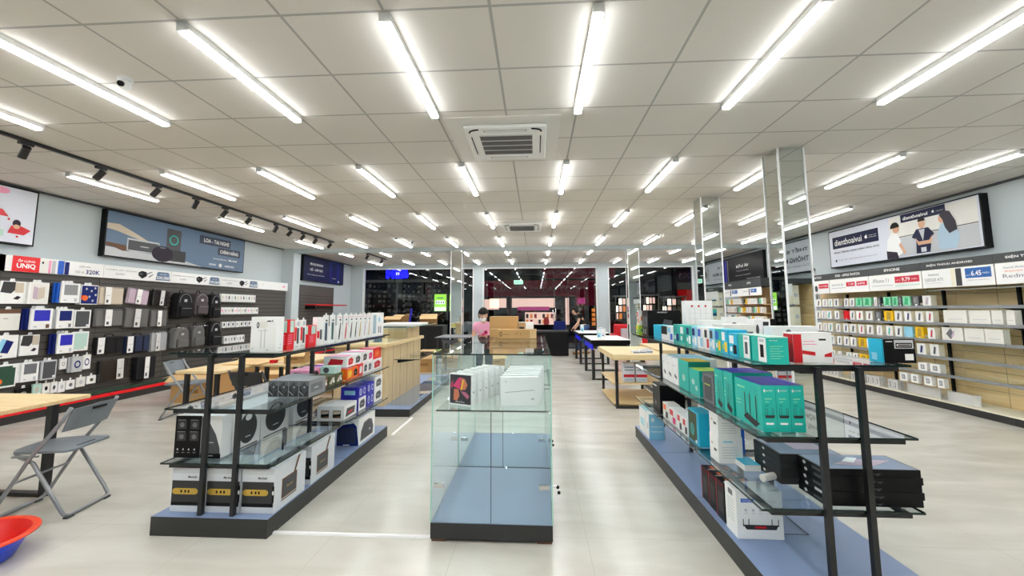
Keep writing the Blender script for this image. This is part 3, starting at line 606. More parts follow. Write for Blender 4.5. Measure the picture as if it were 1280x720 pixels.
def backpack(y0, y1, z0, z1, m, label, film=False):
    w = y1-y0; h = z1-z0
    t = thing('backpack', label, 'backpack', (XS+.02, (y0+y1)/2, z0), 0, 'backpacks on the accessory wall')
    b = MB(); bm = [( .5, 0), (.5, .55), (.46, .8), (.34, .96), (0, 1.0), (-.34, .96), (-.46, .8), (-.5, .55), (-.5, 0)]
    b.prism([(u*w, v*h) for u, v in bm], 'x', 0, .16, m); o = b.build('pack_body', t, bevel=.02)
    MB().rbox(.16, .2, -w*.38, w*.38, h*.05, h*.45, m, .012, 2).build('front_pocket', t)
    z = MB().tube([(.165, w*.4*math.cos(a), h*.6+h*.33*math.sin(a)) for a in [k*math.pi/10 for k in range(11)]], .005, 'grey'); z.box(.2, .203, -w*.3, w*.3, h*.36, h*.375, 'grey'); z.build('zipper', t)
    MB().tube([(.06, w*.12*math.cos(a), h*.98+.06*math.sin(a)) for a in [k*math.pi/8 for k in range(9)]], .008, 'black').build('carry_loop', t)
    MB().box(.163, .166, -.03, .03, h*.62, h*.72, 'lgrey').build('logo_patch', o)
    if film: MB().rbox(-.004, .215, -w/2-.012, w/2+.012, -.01, h+.01, 'film', .015, 2).build('plastic_bag', t)
backpack(7.27, 7.60, 1.28, 1.76, 'bag_black', 'black backpack with shiny clips, nearest of the upper backpacks')
backpack(7.66, 7.99, 1.33, 1.76, 'bag_brown', 'brownish grey backpack, the middle of the upper three')
backpack(8.05, 8.32, 1.26, 1.75, 'bag_black', 'narrow black backpack beside the small white packs')
backpack(7.26, 7.58, .72, 1.10, 'bag_grey', 'grey backpack in clear plastic, lower row', True)
backpack(7.65, 7.95, .72, 1.12, 'bag_grey', 'dark grey backpack in crinkled plastic with long tag', True)
backpack(8.08, 8.38, .70, 1.18, 'bag_black', 'black backpack without plastic in the lower row')
# small white packs
def packrow(y0, y1, z0, z1, n, row, cols, gap=.25):
    w = (y1-y0)/n
    mb = None
    for k in range(n):
        a = y0+k*w; b = a+w*(1-gap*.5)
        c = cols[k % len(cols)]
        m = MB(); W = b-a; H = z1-z0
        m.box(0, .05, -W/2, W/2, 0, H, 'white'); P = Pl(m, (.05, -W/2, 0), (0, 1, 0), (0, 0, 1), W, H); P.ell(.5, .55, .25, .26, c, 1); P.rect(.2, .12, .8, .2, 'lgrey', 1)
        m.cyl((-.05, 0, H*.93), (.07, 0, H*.93), .003, 'chrome', 6)
        o = m.build('earphone_pack', None, (XS+.051, (a+b)/2, z0)); tag(o, 'small white hanging pack, %s from the backpacks in the %s row' % (ORD[k], row), 'accessory pack', 'small white packs beside the backpacks')
packrow(8.42, 9.5, 1.60, 1.77, 12, 'top', ['beige', 'lilac', 'dgrey', 'lgrey', 'txt_grey'])
packrow(8.42, 9.62, 1.33, 1.48, 12, 'second', ['pink', 'lilac', 'beige', 'txt_grey'])
packrow(8.50, 9.55, 1.04, 1.17, 8, 'third', ['black', 'navy', 'dgrey', 'grey'], .7)
packrow(8.58, 9.20, .70, .86, 7, 'lowest', ['dgrey', 'lgrey', 'grey'])

# ------------------------------------------------------------------ phone wall (right)
XR = X1-.001
SH = [1.445, 1.205, .965, .725, .485]
def shelf_unit(ya, yb, label, header=None, card=None, empty=False, SH=SH):
    t = thing('wall_shelf_unit', label, 'display unit', (XR, ya, 0), 0, 'wood-backed wall shelf units'); w = yb-ya-.004
    b = MB().box(-.03, 0, 0, w, .1, 1.97, 'wood_shelf')
    for z in (.3, .55, .8, 1.05, 1.3, 1.62): b.box(-.0308, -.03, 0, w, z, z+.004, 'brown')
    b.box(-.031, -.03, w*.45, w*.45+.004, .1, 1.97, 'brown'); b.build('back_panel', t)
    MB().box(-.46, 0, 0, w, 0, .09, 'base_side').box(-.455, 0, 0, w, .0905, .105, 'cream').build('plinth', t)
    MB().box(-.06, -.031, w*.16, w*.16+.035, .12, 1.69, 'black').build('upright', t)
    for z in SH:
        s = MB().box(-.46, -.062, 0, w, z-.012, z, 'shelf_glass').box(-.466, -.4605, 0, w, z-.034, z+.006, 'steel'); so = s.build('shelf', t)
        MB().prism([(-.40, z-.0185), (-.06, z-.0185), (-.06, z-.075), (-.12, z-.06)], 'y', w*.16, w*.16+.03, 'black').build('shelf_bracket', so)
    if empty:
        MB().box(-.46, -.062, .02, w, 1.665, 1.672, 'shelf_glass').box(-.462, -.4605, .02, w, 1.663, 1.674, 'steel').build('glass_shelf', t)
    h = MB().box(-.5, 0, 0, w, 1.972, 2.085, 'header_grey'); P = Pl(h, (-.5005, w, 1.972), (0, -1, 0), (0, 0, 1))
    if header: header(P, w, .113)
    h.build('header', t)
    c = MB().box(-.492, -.484, .006, w-.006, 1.705, 1.965, 'white'); P = Pl(c, (-.4925, w-.006, 1.705), (0, -1, 0), (0, 0, 1))
    if card: card(P, w-.012, .26)
    c.build('price_card', t)
def hd(s, a, w): return lambda P, W, H: P.text(s, W*a, H*.3, H*.4, 'white', 2, w=W*w, bold=.02)
def c_watch0(P, W, H):
    P.text('APPLE WATCH S7', W*.1, H*.7, H*.09, 'txt', 2, w=W*.3); P.ell(W*.5, H*.45, W*.06, H*.3, 'black', 2); P.ell(W*.62, H*.4, W*.05, H*.24, 'dgrey', 3)
    P.rect(W*.7, H*.4, W*.98, H*.75, 'price_red', 2); P.text('4.99 TRIỆU', W*.72, H*.5, H*.14, 'white', 4, w=W*.24, bold=.02)
def c_watch(P, W, H):
    P.text('WATCH SE', W*.06, H*.5, H*.15, 'txt_grey', 2, w=W*.32); P.rect(W*.05, H*.34, W*.45, H*.36, 'banner_blue', 2)
    P.rect(W*.46, H*.42, W*.68, H*.72, 'price_red', 2); P.rect(W*.72, H*.42, W*.97, H*.72, 'price_red', 2); P.text('7.49', W*.52, H*.5, H*.13, 'white', 4, w=W*.13, bold=.02); P.text('8.49TR', W*.75, H*.5, H*.13, 'white', 4, w=W*.18, bold=.02)
def c_ip(P, W, H):
    P.text('iPhone 11', W*.09, H*.5, H*.24, 'txt_grey', 2, w=W*.32); P.rect(W*.06, H*.3, W*.48, H*.32, 'banner_blue', 2)
    P.rect(W*.53, H*.42, W*.97, H*.8, 'price_red', 2); P.text('CHỈ TỪ', W*.55, H*.54, H*.09, 'white', 4, w=W*.09); P.text('9.79', W*.66, H*.49, H*.23, 'white', 4, w=W*.15, bold=.02); P.text('TRIỆU', W*.83, H*.53, H*.12, 'white', 4, w=W*.11)
    P.rect(W*.53, H*.24, W*.97, H*.27, 'mint', 2)
def c_gal(P, W, H):
    P.text('Galaxy', W*.1, H*.64, H*.14, 'txt', 2, w=W*.17); P.text('S20/S20 ATI', W*.04, H*.36, H*.17, 'txt_grey', 2, w=W*.28); P.rect(W*.04, H*.25, W*.3, H*.27, 'lgrey', 2)
    P.rect(W*.44, H*.05, W*.5, H*.95, 'cream', 2); P.rect(W*.51, H*.04, W*.59, H*.94, 'char', 3)
    P.rect(W*.64, H*.4, W*.97, H*.9, 'price_blue', 2); P.text('CHỈ TỪ', W*.65, H*.5, H*.1, 'white', 4, w=W*.06); P.text('6.45', W*.72, H*.5, H*.26, 'white', 4, w=W*.13, bold=.02); P.text('TRIỆU', W*.86, H*.55, H*.12, 'white', 4, w=W*.09)
    P.text('Tặng Samsung Buds Pro', W*.66, H*.25, H*.07, 'txt_grey', 3, w=W*.28)
def c_red(P, W, H):
    P.text('Xiaomi Redmi Note', W*.09, H*.72, H*.09, 'txt_grey', 2, w=W*.35); P.text('Xiaomi', W*.1, H*.56, H*.08, 'orange', 2, w=W*.2); P.text('Redmi 10', W*.08, H*.28, H*.18, 'txt_grey', 2, w=W*.42)
    P.rect(W*.6, H*.4, W*.95, H*.85, 'price_blue', 2); P.text('3.99', W*.66, H*.5, H*.25, 'white', 4, w=W*.15, bold=.02)
shelf_unit(8.38, 9.36, 'wood-backed shelf unit next to the dark doorway, with round watch pictures on its card', hd('APPLE WATCH', .3, .5), c_watch0)
shelf_unit(7.42, 8.38, 'wood-backed shelf unit under the tablet and watch header', hd('IPAD - APPLE WATCH', .2, .62), c_watch)
shelf_unit(6.44, 7.42, 'wood-backed shelf unit with the red nine-million price card', hd('IPHONE', .35, .3), c_ip)
shelf_unit(5.46, 6.44, 'wood-backed shelf unit with the blue six-million price card', hd('ĐIỆN THOẠI ANDROID', .1, .66), c_gal, empty=True)
shelf_unit(4.48, 5.46, 'mostly empty wood-backed shelf unit at the picture edge', hd('ĐIỆN THOẠI ANDROID', .14, .66), c_red, empty=True)
PH = [
 (1.445, 'top', .155, [(8.88, 8.73, 'w'), (8.685, 8.55, 'w'), (8.52, 8.41, 'w'), (8.37, 8.24, 'w'), (8.1, 8.0, 'w'), (7.96, 7.85, 'w'), (7.82, 7.675, 'g'), (7.65, 7.48, 'g'), (7.41, 7.35, 'w'), (7.33, 7.28, 'k'), (7.22, 7.08, 'g'), (7.05, 6.95, 'g'), (6.93, 6.875, 'k'), (6.86, 6.73, 'g'), (6.69, 6.58, 'k'), (6.52, 6.39, 'w')]),
 (1.205, 'second', .165, [(8.9, 8.78, 'w'), (8.74, 8.62, 'w'), (8.6, 8.46, 'w'), (8.37, 8.25, 'w'), (8.14, 8.0, 'r'), (7.98, 7.87, 'w'), (7.83, 7.68, 'w'), (7.61, 7.47, 'w'), (7.41, 7.29, 'k'), (7.23, 7.06, 'y'), (7.03, 6.9, 'w'), (6.85, 6.73, 'w'), (6.66, 6.54, 'w'), (6.49, 6.38, 'w'), (6.225, 5.91, 'W'), (5.88, 5.62, 'W'), (5.605, 5.48, 'W'), (5.44, 5.35, 'W')]),
 (.965, 'third', .165, [(8.88, 8.76, 'w'), (8.72, 8.62, 'w'), (8.58, 8.45, 'w'), (8.36, 8.25, 'w'), (8.17, 8.05, 'w'), (8.01, 7.86, 'w'), (7.8, 7.68, 'w'), (7.62, 7.48, 'w'), (7.41, 7.3, 'w'), (7.22, 7.1, 'w'), (7.05, 6.92, 'w'), (6.88, 6.74, 'b'), (6.69, 6.56, 'y'), (6.49, 6.38, 'w'), (6.275, 5.99, 'P'), (5.965, 5.72, 'W'), (5.71, 5.5, 'W')]),
 (.725, 'fourth', .165, [(8.91, 8.79, 'w'), (8.74, 8.63, 'w'), (8.58, 8.43, 'w'), (8.36, 8.24, 'w'), (8.18, 8.06, 'w'), (8.02, 7.89, 'w'), (7.83, 7.67, 'y'), (7.65, 7.51, 'w'), (7.41, 7.33, 'w'), (7.2, 7.08, 'w'), (7.0, 6.88, 'w'), (6.69, 6.55, 'w'), (6.48, 6.35, 'w')]),
 (.485, 'fifth', .12, [(8.57, 8.44, 'w'), (8.36, 8.27, 'w'), (8.15, 8.03, 'w'), (7.99, 7.88, 'w'), (7.84, 7.66, 'y'), (7.62, 7.52, 'w'), (7.41, 7.35, 'w'), (7.2, 7.1, 'w'), (6.7, 6.56, 'a'), (6.51, 6.36, 'a')])]
KM = {'w': ('cream', 'white'), 'g': ('mint', 'mint green'), 'k': ('dgrey', 'dark grey'), 'r': ('red', 'red'), 'y': ('yellow', 'yellow'), 'b': ('sky', 'pale blue'), 'W': ('off_white', 'wide white'), 'P': ('off_white', 'wide white picture'), 'a': ('white', 'white square-picture')}
pal = ['dgrey', 'lilac', 'navy', 'brown', 'banner_dark', 'red', 'teal']
def phone(k, n):
    def d(F):
        P = F('L'); c = pal[(n*5+3) % 7]
        if k == 'w':
            P.rect(0, 0, 1, 1, 'white', .5); P.poly([(.3, .14), (.62, .14), (.78, .8), (.46, .86)], 'lgrey', 1); P.poly([(.36, .2), (.55, .18), (.68, .74), (.5, .8)], c, 2)
        elif k in 'gyrb': P.poly([(.25, .15), (.7, .12), (.8, .85), (.35, .9)], {'g': 'green', 'y': 'gold', 'r': 'brightred', 'b': 'sky'}[k], 1); P.rect(.4, .05, .6, .14, 'white', 2)
        elif k == 'k': P.rect(.1, .1, .9, .9, 'mgrey', 1); P.rect(.4, .02, .7, .2, 'white', 2); P.poly([(.2, .4), (.6, .3), (.7, .8), (.3, .86)], 'grey', 2)
        elif k == 'W': P.rect(.18, .3, .82, .34, 'lgrey', 1)
        elif k == 'P': P.poly([(.2, .5), (.45, .95), (.62, .5), (.42, .1)], 'mgrey', 1); P.poly([(.45, .3), (.6, .8), (.66, .75), (.55, .3)], 'lilac', 2)
        elif k == 'a': P.rect(.3, .25, .72, .75, 'dgrey', 1); P.rect(.36, .32, .66, .68, 'lgrey', 2)
        F('F').rect(.2, .1, .8, .3, 'off_white', 1)
    return d
for z, rn, h, l in PH:
    for n, (b, a, k) in enumerate(l):
        hh = h*({'W': 1.1, 'P': 1.1}.get(k, 1))
        carton('phone_box', '%s phone box, %s from the dark doorway on the %s shelf' % (KM[k][1], ORD[n], rn), 'phone box', 'phone boxes on the wall shelves', XR-.44, XR-.36, a, b, z, z+hh, KM[k][0], phone(k, n))
# bottom row: watches and clear acrylic trays
for n, (b, a) in enumerate([(7.04, 6.91), (6.84, 6.72), (6.63, 6.505), (6.42, 6.32)]):
    carton('watch_box', 'square white watch box, %s from the doorway in the bottom row' % ORD[n], 'watch box', 'watch boxes in the bottom row', XR-.44, XR-.38, a, b, .281, .41, 'white', phone('a', n))
for n, (b, a, z0, z1) in enumerate([(8.9, 8.42, .106, .27), (8.15, 7.8, .106, .27), (7.75, 7.45, .106, .27), (7.38, 7.1, .106, .27), (7.05, 6.49, .106, .26), (6.4, 5.95, .106, .26)]):
    t = thing('acrylic_tray', 'clear acrylic display tray, %s from the doorway on the bottom ledge' % ORD[n], 'display tray', (XR-.44, a, z0), 0, 'clear acrylic trays')
    w = b-a; m = MB().box(0, .004, 0, w, 0, z1-z0, 'film').box(.004, .1, 0, .004, 0, z1-z0, 'film').box(.004, .1, w-.004, w, 0, z1-z0, 'film').box(.0041, .14, .0041, w-.0041, z1-z0-.003, z1-z0+.002, 'film').box(.1, .104, 0, w, 0, z1-z0-.004, 'white'); m.build('tray_body', t)
    if n < 4:
        for q in range(int(w/.095)):
            carton('strap_box', 'white watch strap box, %s inside the %s acrylic tray' % (ORD[q], ORD[n]), 'strap box', 'strap boxes inside the acrylic trays', XR-.43, XR-.345, a+.01+q*.095, a+.095+q*.095, z0, z0+.15, 'white',
                   lambda F: (F('L').ring(.4, .5, .18, .3, .1, 'dgrey', 1), F('L').rect(.1, .2, .38, .8, 'white', 2)))
# computer boxes with the teal picture, seen in the widest column's mirror
shelf_unit(-1.9, -.9, 'wood-backed shelf unit seen only in the column mirror', hd('PHỤ KIỆN IPHONE', .3, .4), None, SH=[1.5, 1.02, .54])
shelf_unit(-2.9, -1.9, 'second wood-backed unit seen only in the column mirror', hd('IMAC - MACBOOK', .3, .4), None, SH=[1.5, 1.02, .54])
for n, (a, z) in enumerate([(-1.2, 1.5), (-1.2, 1.02), (-2.35, 1.5), (-2.35, 1.02)]):
    carton('computer_box', 'big white computer box with teal screen picture, mirrored in the widest column, %s of four' % ORD[n], 'computer box', 'computer boxes mirrored in the column', XR-.44, XR-.3, a-.36, a+.2, z, z+.43, 'cream',
           lambda F: (F('L').rect(.3, .35, .85, .88, 'teal', 1), F('L').poly([(.3, .45), (.45, .7), (.6, .52), (.85, .62), (.85, .4), (.3, .4)], 'navy', 2), F('L').rect(.5, .12, .62, .3, 'lgrey', 1), F('B').rect(.2, .4, .8, .6, 'lgrey', 1)))

# far phone unit between the columns
def far_unit(ya, yb, label, hs, second=False):
    t = thing('wall_shelf_unit', label, 'display unit', (XR, ya, 0), 0, 'wood-backed wall shelf units'); w = yb-ya-.004
    MB().box(-.03, 0, 0, w, .1, 1.98, 'wood_shelf').build('back_panel', t); MB().box(-.44, 0, 0, w, 0, .1, 'base_side').build('plinth', t)
    for z in (1.53, 1.3, 1.06, .82, .58): MB().box(-.44, -.031, 0, w, z-.02, z, 'wood_shelf').box(-.445, -.4405, 0, w, z-.03, z+.004, 'brown').build('shelf', t)
    h = MB().box(-.48, 0, 0, w, 1.99, 2.2, 'header_grey'); P = Pl(h, (-.4805, w, 1.99), (0, -1, 0), (0, 0, 1)); P.text(hs, w*.3, .08, .06, 'white', 2, bold=.02); h.build('header', t)
    c = MB().box(-.47, -.462, .01, w-.01, 1.76, 1.97, 'white'); P = Pl(c, (-.4705, w-.01, 1.76), (0, -1, 0), (0, 0, 1)); P.rect(w*.35, .02, w*.4, .19, 'char', 1); P.rect(w*.45, .08, w*.75, .18, 'price_blue', 1); P.text('5.99', w*.5, .1, .06, 'white', 3); P.text('OPPO A74', w*.05, .1, .04, 'txt_grey', 2); c.build('price_card', t)
    for r, z in enumerate((1.53, 1.3, 1.06)):
        for k in range(9):
            y = ya+.05+k*(w-.08)/9
            kk = ['w', 'w', 'g', 'w', 'k', 'w', 'w', 'y', 'w'][(k*2+r*3+(4 if second else 0)) % 9]
            carton('phone_box', '%s phone box, %s from the column edge, %s shelf of the %s unit' % (KM[kk][1], ORD[8-k], ORD[r], hs.lower() if 0 else ('farther tablet-banner' if second else 'nearer tablet-banner')), 'phone box', 'phone boxes below the tablet banner', XR-.42, XR-.35, y, y+.085, z, z+.155, KM[kk][0], phone(kk, k))
far_unit(10.85, 11.85, 'nearer wood-backed phone unit below the black tablet banner', 'OPPO'); far_unit(11.85, 12.95, 'farther wood-backed phone unit below the black tablet banner', 'VIVO', True)

# ------------------------------------------------------------------ island gondolas with glass shelves
def gondola(xa, xb, ya, yb, label, base_y0, posts_y, posts_x, levels, splits):
    t = thing('glass_shelf_gondola', label, 'display stand', ((xa+xb)/2, base_y0, 0), 0, 'island stands with glass shelves')
    cx = (xa+xb)/2; hw = (xb-xa)/2; O = base_y0
    b = MB().box(-hw, hw, 0, yb-O, 0, .1145, 'base_side').box(-hw, hw, 0, yb-O, .1146, .115, 'laminate')
    for y in splits: b.box(-hw, hw, y-O-.0015, y-O+.0015, .11501, .1155, 'dgrey')
    b.build('base', t)
    for y in posts_y:
        for x in posts_x: MB().box(x-cx-.0135, x-cx+.0135, y-O-.0135, y-O+.0135, .116, levels[0]-.012, 'black_metal').build('post', t)
    seg = [ya]+list(splits)+[yb]
    for z in levels:
        for a, c in zip(seg[:-1], seg[1:]):
            if c-a < .3: continue
            f = MB(); i = .05
            f.box(-hw+i, hw-i, a-O+.015, a-O+.04, z-.034, z-.012, 'black_metal').box(-hw+i, hw-i, c-O-.04, c-O-.015, z-.034, z-.012, 'black_metal')
            f.box(-hw+i, -hw+i+.022, a-O+.0401, c-O-.0401, z-.034, z-.012, 'black_metal').box(hw-i-.022, hw-i, a-O+.0401, c-O-.0401, z-.034, z-.012, 'black_metal'); f.build('shelf_frame', t)
            g = MB().box(-hw, hw, a-O+.003, c-O-.003, z-.011, z-.001, 'shelf_glass')
            g.box(-hw-.0005, hw+.0005, a-O+.0015, a-O+.003, z-.0112, z-.0008, 'glass_edge').box(-hw-.0015, -hw-.0001, a-O+.003, c-O-.003, z-.0112, z-.0008, 'glass_edge').box(hw+.0001, hw+.0015, a-O+.003, c-O-.003, z-.0112, z-.0008, 'glass_edge')
            g.build('glass_shelf', t)
    return t
gondola(-2.46, -1.69, 2.665, 4.72, 'speaker stand: black-framed glass shelves on a grey base beside the glass case', 2.63, (2.665, 3.535, 4.69), (-2.16, -1.945), (1.137, .775, .43), (3.70,))
gondola(1.10, 1.86, 2.2, 4.86, 'router stand: black-framed glass shelves on a grey base, cut by the bottom edge', 2.14, (2.195, 3.075, 4.01, 4.83), (1.405, 1.605), (1.137, .785, .44), (3.08, 3.98))
# hatch in the router stand base
d = MB().tube([(1.40, 2.62, .118), (1.56, 2.62, .118), (1.56, 2.92, .118), (1.40, 2.92, .118)], .002, 'dgrey', 6, True)
tag(d.build('base_hatch', None), 'thin outline of a cable hatch in the router stand base', 'hatch')

# ------------------------------------------------------------------ glass display cases
def glass_case(x0, x1, y0, y1, label, rear):
    t = thing('glass_display_case', label, 'display case', ((x0+x1)/2, y0, 0), 0, 'glass display cases'); w = (x1-x0)/2; L = y1-y0; H = 1.137
    MB().box(-w, w, 0, L, .018, .1085, 'char').build('base', t); MB().box(-w+.004, w-.004, .004, L-.004, .1086, .1125, 'case_floor').build('floor_panel', t)
    for sx in (-1, 1):
        for y in (.01, L-.09): MB().box(sx*(w-.05)-.045, sx*(w-.05)+.045, y, y+.08, 0, .0178, 'brown').build('foot', t)
    def pane(n, a, b, c, d, e, f, edge):
        m = MB().box(a, b, c, d, e, f, 'case_glass')
        for q in edge: m.box(*q, 'glass_edge')
        m.build(n, t)
    th = .008
    pane('front_door', -w+.002, -.001, 0, th, .113, .774, [(-.0035, -.0009, -.0003, th+.0003, .113, .774)])
    pane('front_door', .001, w-.002, 0, th, .113, .774, [(.0009, .0012, -.0003, th+.0003, .113, .774)])
    pane('front_pane', -w+.002, w-.002, 0, th, .784, H-th, [])
    pane('side_pane', -w, -w+th, th+.002, L-.002, .113, H-th, [])
    pane('side_pane', w-th, w, th+.002, L-.002, .113, H-th, [])
    pane('back_pane', -w+th+.001, w-th-.001, L-th-.003, L-.003, .113, H-th, [])
    pane('top_pane', -w, w, 0, L, H-th, H, [(-w, w, -.0012, -.0002, H-th, H), (-w-.0012, -w-.0002, 0, L, H-th, H), (w+.0002, w+.0012, 0, L, H-th, H), (-w, w, L+.0002, L+.001, H-th, H)])
    pane('shelf_pane', -w+.022, w-.03, .02, L-.02, .775, .783, [(-w+.022, w-.03, .0185, .0199, .7745, .7835), (w-.0299, w-.0285, .02, L-.02, .775, .783)])
    for sx in (-1, 1):
        for y in (-.0006, L-.0008): MB().box(sx*(w-.001)-.004, sx*(w-.001)+.004, y, y+.0014, .113, H-th, 'glass_edge_light').build('edge_seal', t)
        for z in (.33,): MB().box(sx*(w-.05)-.03, sx*(w-.05)+.03, -.006, .014, z-.012, z+.012, 'chrome').build('hinge', t)
    for sx in (-1, 1):
        for y in (.06, L-.1): MB().cyl((sx*(w-.018), y, .765), (sx*(w-.018), y, .7745), .009, 'chrome', 10).build('shelf_peg', t)
    k = MB().cyl((w+.0005, .1, .30), (w+.03, .1, .30), .006, 'chrome', 8).ball((w+.038, .1, .295), .011, 'black', 10, 6).ball((w+.045, .1, .262), .011, 'black', 10, 6); k.build('lock_key', t)
    return t
glass_case(-.664, .088, 2.655, 3.56, 'tall glass display case with black plinth at the centre front', False)
glass_case(-.664, .088, 3.575, 4.52, 'second glass case behind the front one carrying cardboard boxes', True)
def spine(F):
    P = F('R'); P.ell(.5, .42, .14, .03, 'dgrey', 1, 10); P.rect(.25, .72, .75, .74, 'lgrey', 1)
def art(F):
    P = F('F'); P.rect(.03, .03, .97, .97, 'print_dark', 1)
    P.poly([(.18, .6), (.4, .85), (.52, .9), (.5, .5), (.3, .55)], 'hotpink', 2); P.poly([(.52, .48), (.54, .88), (.7, .84), (.82, .66), (.72, .5)], 'print_orange', 2)
    P.poly([(.22, .5), (.42, .5), (.46, .3), (.36, .12), (.2, .14)], 'print_orange', 2); P.poly([(.5, .45), (.76, .42), (.9, .3), (.82, .2), (.6, .36)], 'print_pink', 2)
    P.poly([(.05, .62), (.16, .8), (.2, .6), (.1, .5)], 'magenta', 2); P.poly([(.5, .48), (.62, .82), (.66, .8), (.58, .5)], 'yellow', 2.5); P.text('iPad Pro', .3, .07, .05, 'white', 3, w=.4); spine(F)
for n in range(6):
    x = -.505+n*.033; y = 2.835+n*.082
    carton('tablet_box', ['white tablet box with pink and orange leaf picture inside the glass case', 'slim white tablet box directly behind the leaf-picture box', 'slim white tablet box, third in the row behind the leaf picture',
        'slim white tablet box, fourth in the row behind the leaf picture', 'slim white tablet box, fifth in the row behind the leaf picture', 'hindmost slim white tablet box of the leaf-picture row'][n], 'tablet box', 'tablet boxes in the glass case',
        x-.09, x+.09, y-.022, y+.022, .783, .985, 'white', art if n == 0 else (lambda F: (spine(F), F('T').rect(.3, .05, .98, .25, 'dgrey', 1))), rz=R(-24))  # dark strip on the tops behind stands for the shaded gap between boxes
for n in range(6):
    x = -.118+n*.008; y = 2.83+n*.072
    carton('laptop_box', ['front white laptop box with a thin grey line inside the glass case', 'white laptop box just behind the lined front one', 'white laptop box, third behind the lined front one', 'white laptop box, fourth behind the lined front one',
        'white laptop box, fifth behind the lined front one', 'hindmost white laptop box behind the lined one'][n], 'laptop box', 'laptop boxes in the glass case', x-.128, x+.128, y-.028, y+.028, .783, .968-.0*n+n*.004, 'white_satin',
        lambda F: (F('F').poly([(.12, .47), (.88, .53), (.88, .545), (.12, .485)], 'grey', 1), F('F').ell(.13, .86, .02, .025, 'lgrey', 1, 10), F('F').rect(.8, .2, .87, .26, 'lgrey', 1)), rz=R(9))
# cardboard on the rear case
def kb(F):
    F('F').rect(.05, .38, .4, .43, 'kraft_light', 1); F('F').rect(0, .485, 1, .5, 'kraft_dark', 1)
carton('cardboard_box', 'tall plain cardboard box on the rear glass case', 'cardboard box', 'cardboard boxes on the glass case', -.47, -.19, 4.16, 4.42, 1.139, 1.345, 'kraft', kb)
carton('cardboard_box', 'long flat cardboard box with round logo lying in front of the tall one', 'cardboard box', 'cardboard boxes on the glass case', -.375, .0, 3.98, 4.14, 1.139, 1.223, 'kraft',
       lambda F: (F('F').ring(.09, .5, .035, .26, .012, 'print_dark', 1), F('F').rect(.14, .45, .3, .52, 'kraft_dark', 1), F('F').ell(.5, .55, .012, .1, 'kraft_dark', 1), F('F').ell(.6, .55, .012, .1, 'kraft_dark', 1), F('F').rect(.83, .05, .99, .95, 'kraft_light', 1)))
carton('cardboard_box', 'small box, half brown and half white, beside the tall cardboard box', 'cardboard box', 'cardboard boxes on the glass case', -.185, -.03, 4.2, 4.4, 1.139, 1.285, 'white', lambda F: (F('F').rect(0, 0, .5, 1, 'tan', 1), F('F').rect(.08, .4, .4, .7, 'char', 2)))

# ------------------------------------------------------------------ merchandise on the speaker stand
XE = -1.73                                  # face line along the aisle edge
# base level: boxes of amplifier-style speakers
def amp(F):
    P = F('F'); P.rect(.02, .14, .98, .7, 'char', 1); P.rect(.02, .14, .98, .22, 'black', 1.5); P.rect(.02, .86, .98, .985, 'lgrey', 1); P.text('Marshall', .5, .76, .05, 'black', 2, w=.26, bold=.02)
    P.ell(.14, .46, .1, .07, 'gold', 2); P.ell(.72, .46, .1, .07, 'gold', 2); P.rect(.14, .39, .72, .53, 'gold', 2.1)
    for x in (.32, .44, .54): P.ell(x, .46, .03, .035, 'black', 3, 10)
    P.ell(.97, .46, .03, .05, 'white', 3, 10); P.poly([(.94, .6), (1, .62), (1, .25), (.94, .2)], 'black', 1.8)
    Q = F('R'); Q.rect(.22, .2, .7, .66, 'brown', 1); Q.rect(.25, .24, .67, .62, 'dgrey', 2); Q.text('Marshall', .36, .4, .06, 'gold', 3, w=.2); Q.rect(.22, .15, .7, .18, 'brown', 1)
    Q.poly([(.58, .66), (.64, .66), (.8, 1), (.72, 1)], 'brown', 2); T_ = F('T'); T_.rect(.1, .1, .9, .9, 'off_white', 1)
for n, (a, b, y0, y1, l) in enumerate([(-2.40, -2.175, 2.70, 2.95, 'pale speaker box with gold control strip, outermost of the front row on the base'),
     (-2.16, -1.93, 2.70, 2.95, 'pale speaker box with gold control strip, middle of the front row on the base'), (-1.92, -1.70, 2.70, 3.06, 'pale speaker box with gold control strip beside the aisle, front row on the base'),
     (-1.92, -1.70, 3.14, 3.50, 'pale speaker box standing behind the aisle-side gold-strip box'), (-2.40, -2.175, 3.0, 3.25, 'pale speaker box half hidden behind the outermost gold-strip box')]):
    carton('speaker_box', l, 'speaker box', 'large speaker boxes on the stand base', a, b, y0, y1, .115, .392, 'box_grey', amp)
def boom(F):
    P = F('F'); P.poly([(0, 0), (1, 0), (1, .1), (.9, .75), (.75, .86), (.3, .8), (0, .62)], 'navy', 1); P.ring(.48, .62, .44, .34, .05, 'lgrey', .9)
    P.poly([(.04, .1), (.86, .1), (.88, .62), (.7, .72), (.2, .66), (.04, .5)], 'bag_navy', 2); P.rect(.3, .02, .6, .05, 'white', 3)
    Q = F('R'); Q.poly([(.1, .12), (.86, .12), (.9, .4), (.8, .72), (.6, .82), (.3, .78), (.14, .5)], 'mgrey', 1); Q.poly([(.14, .16), (.82, .16), (.86, .4), (.76, .68), (.58, .77), (.32, .73), (.17, .48)], 'dgrey', 2); Q.rect(.6, .35, .7, .42, 'lgrey', 3)
    F('T').rect(.35, .3, .6, .45, 'black', 1)
carton('speaker_box', 'white box with navy barrel speaker at the far end of the stand base', 'speaker box', 'large speaker boxes on the stand base', -1.935, -1.72, 4.02, 4.42, .115, .36, 'white', boom)
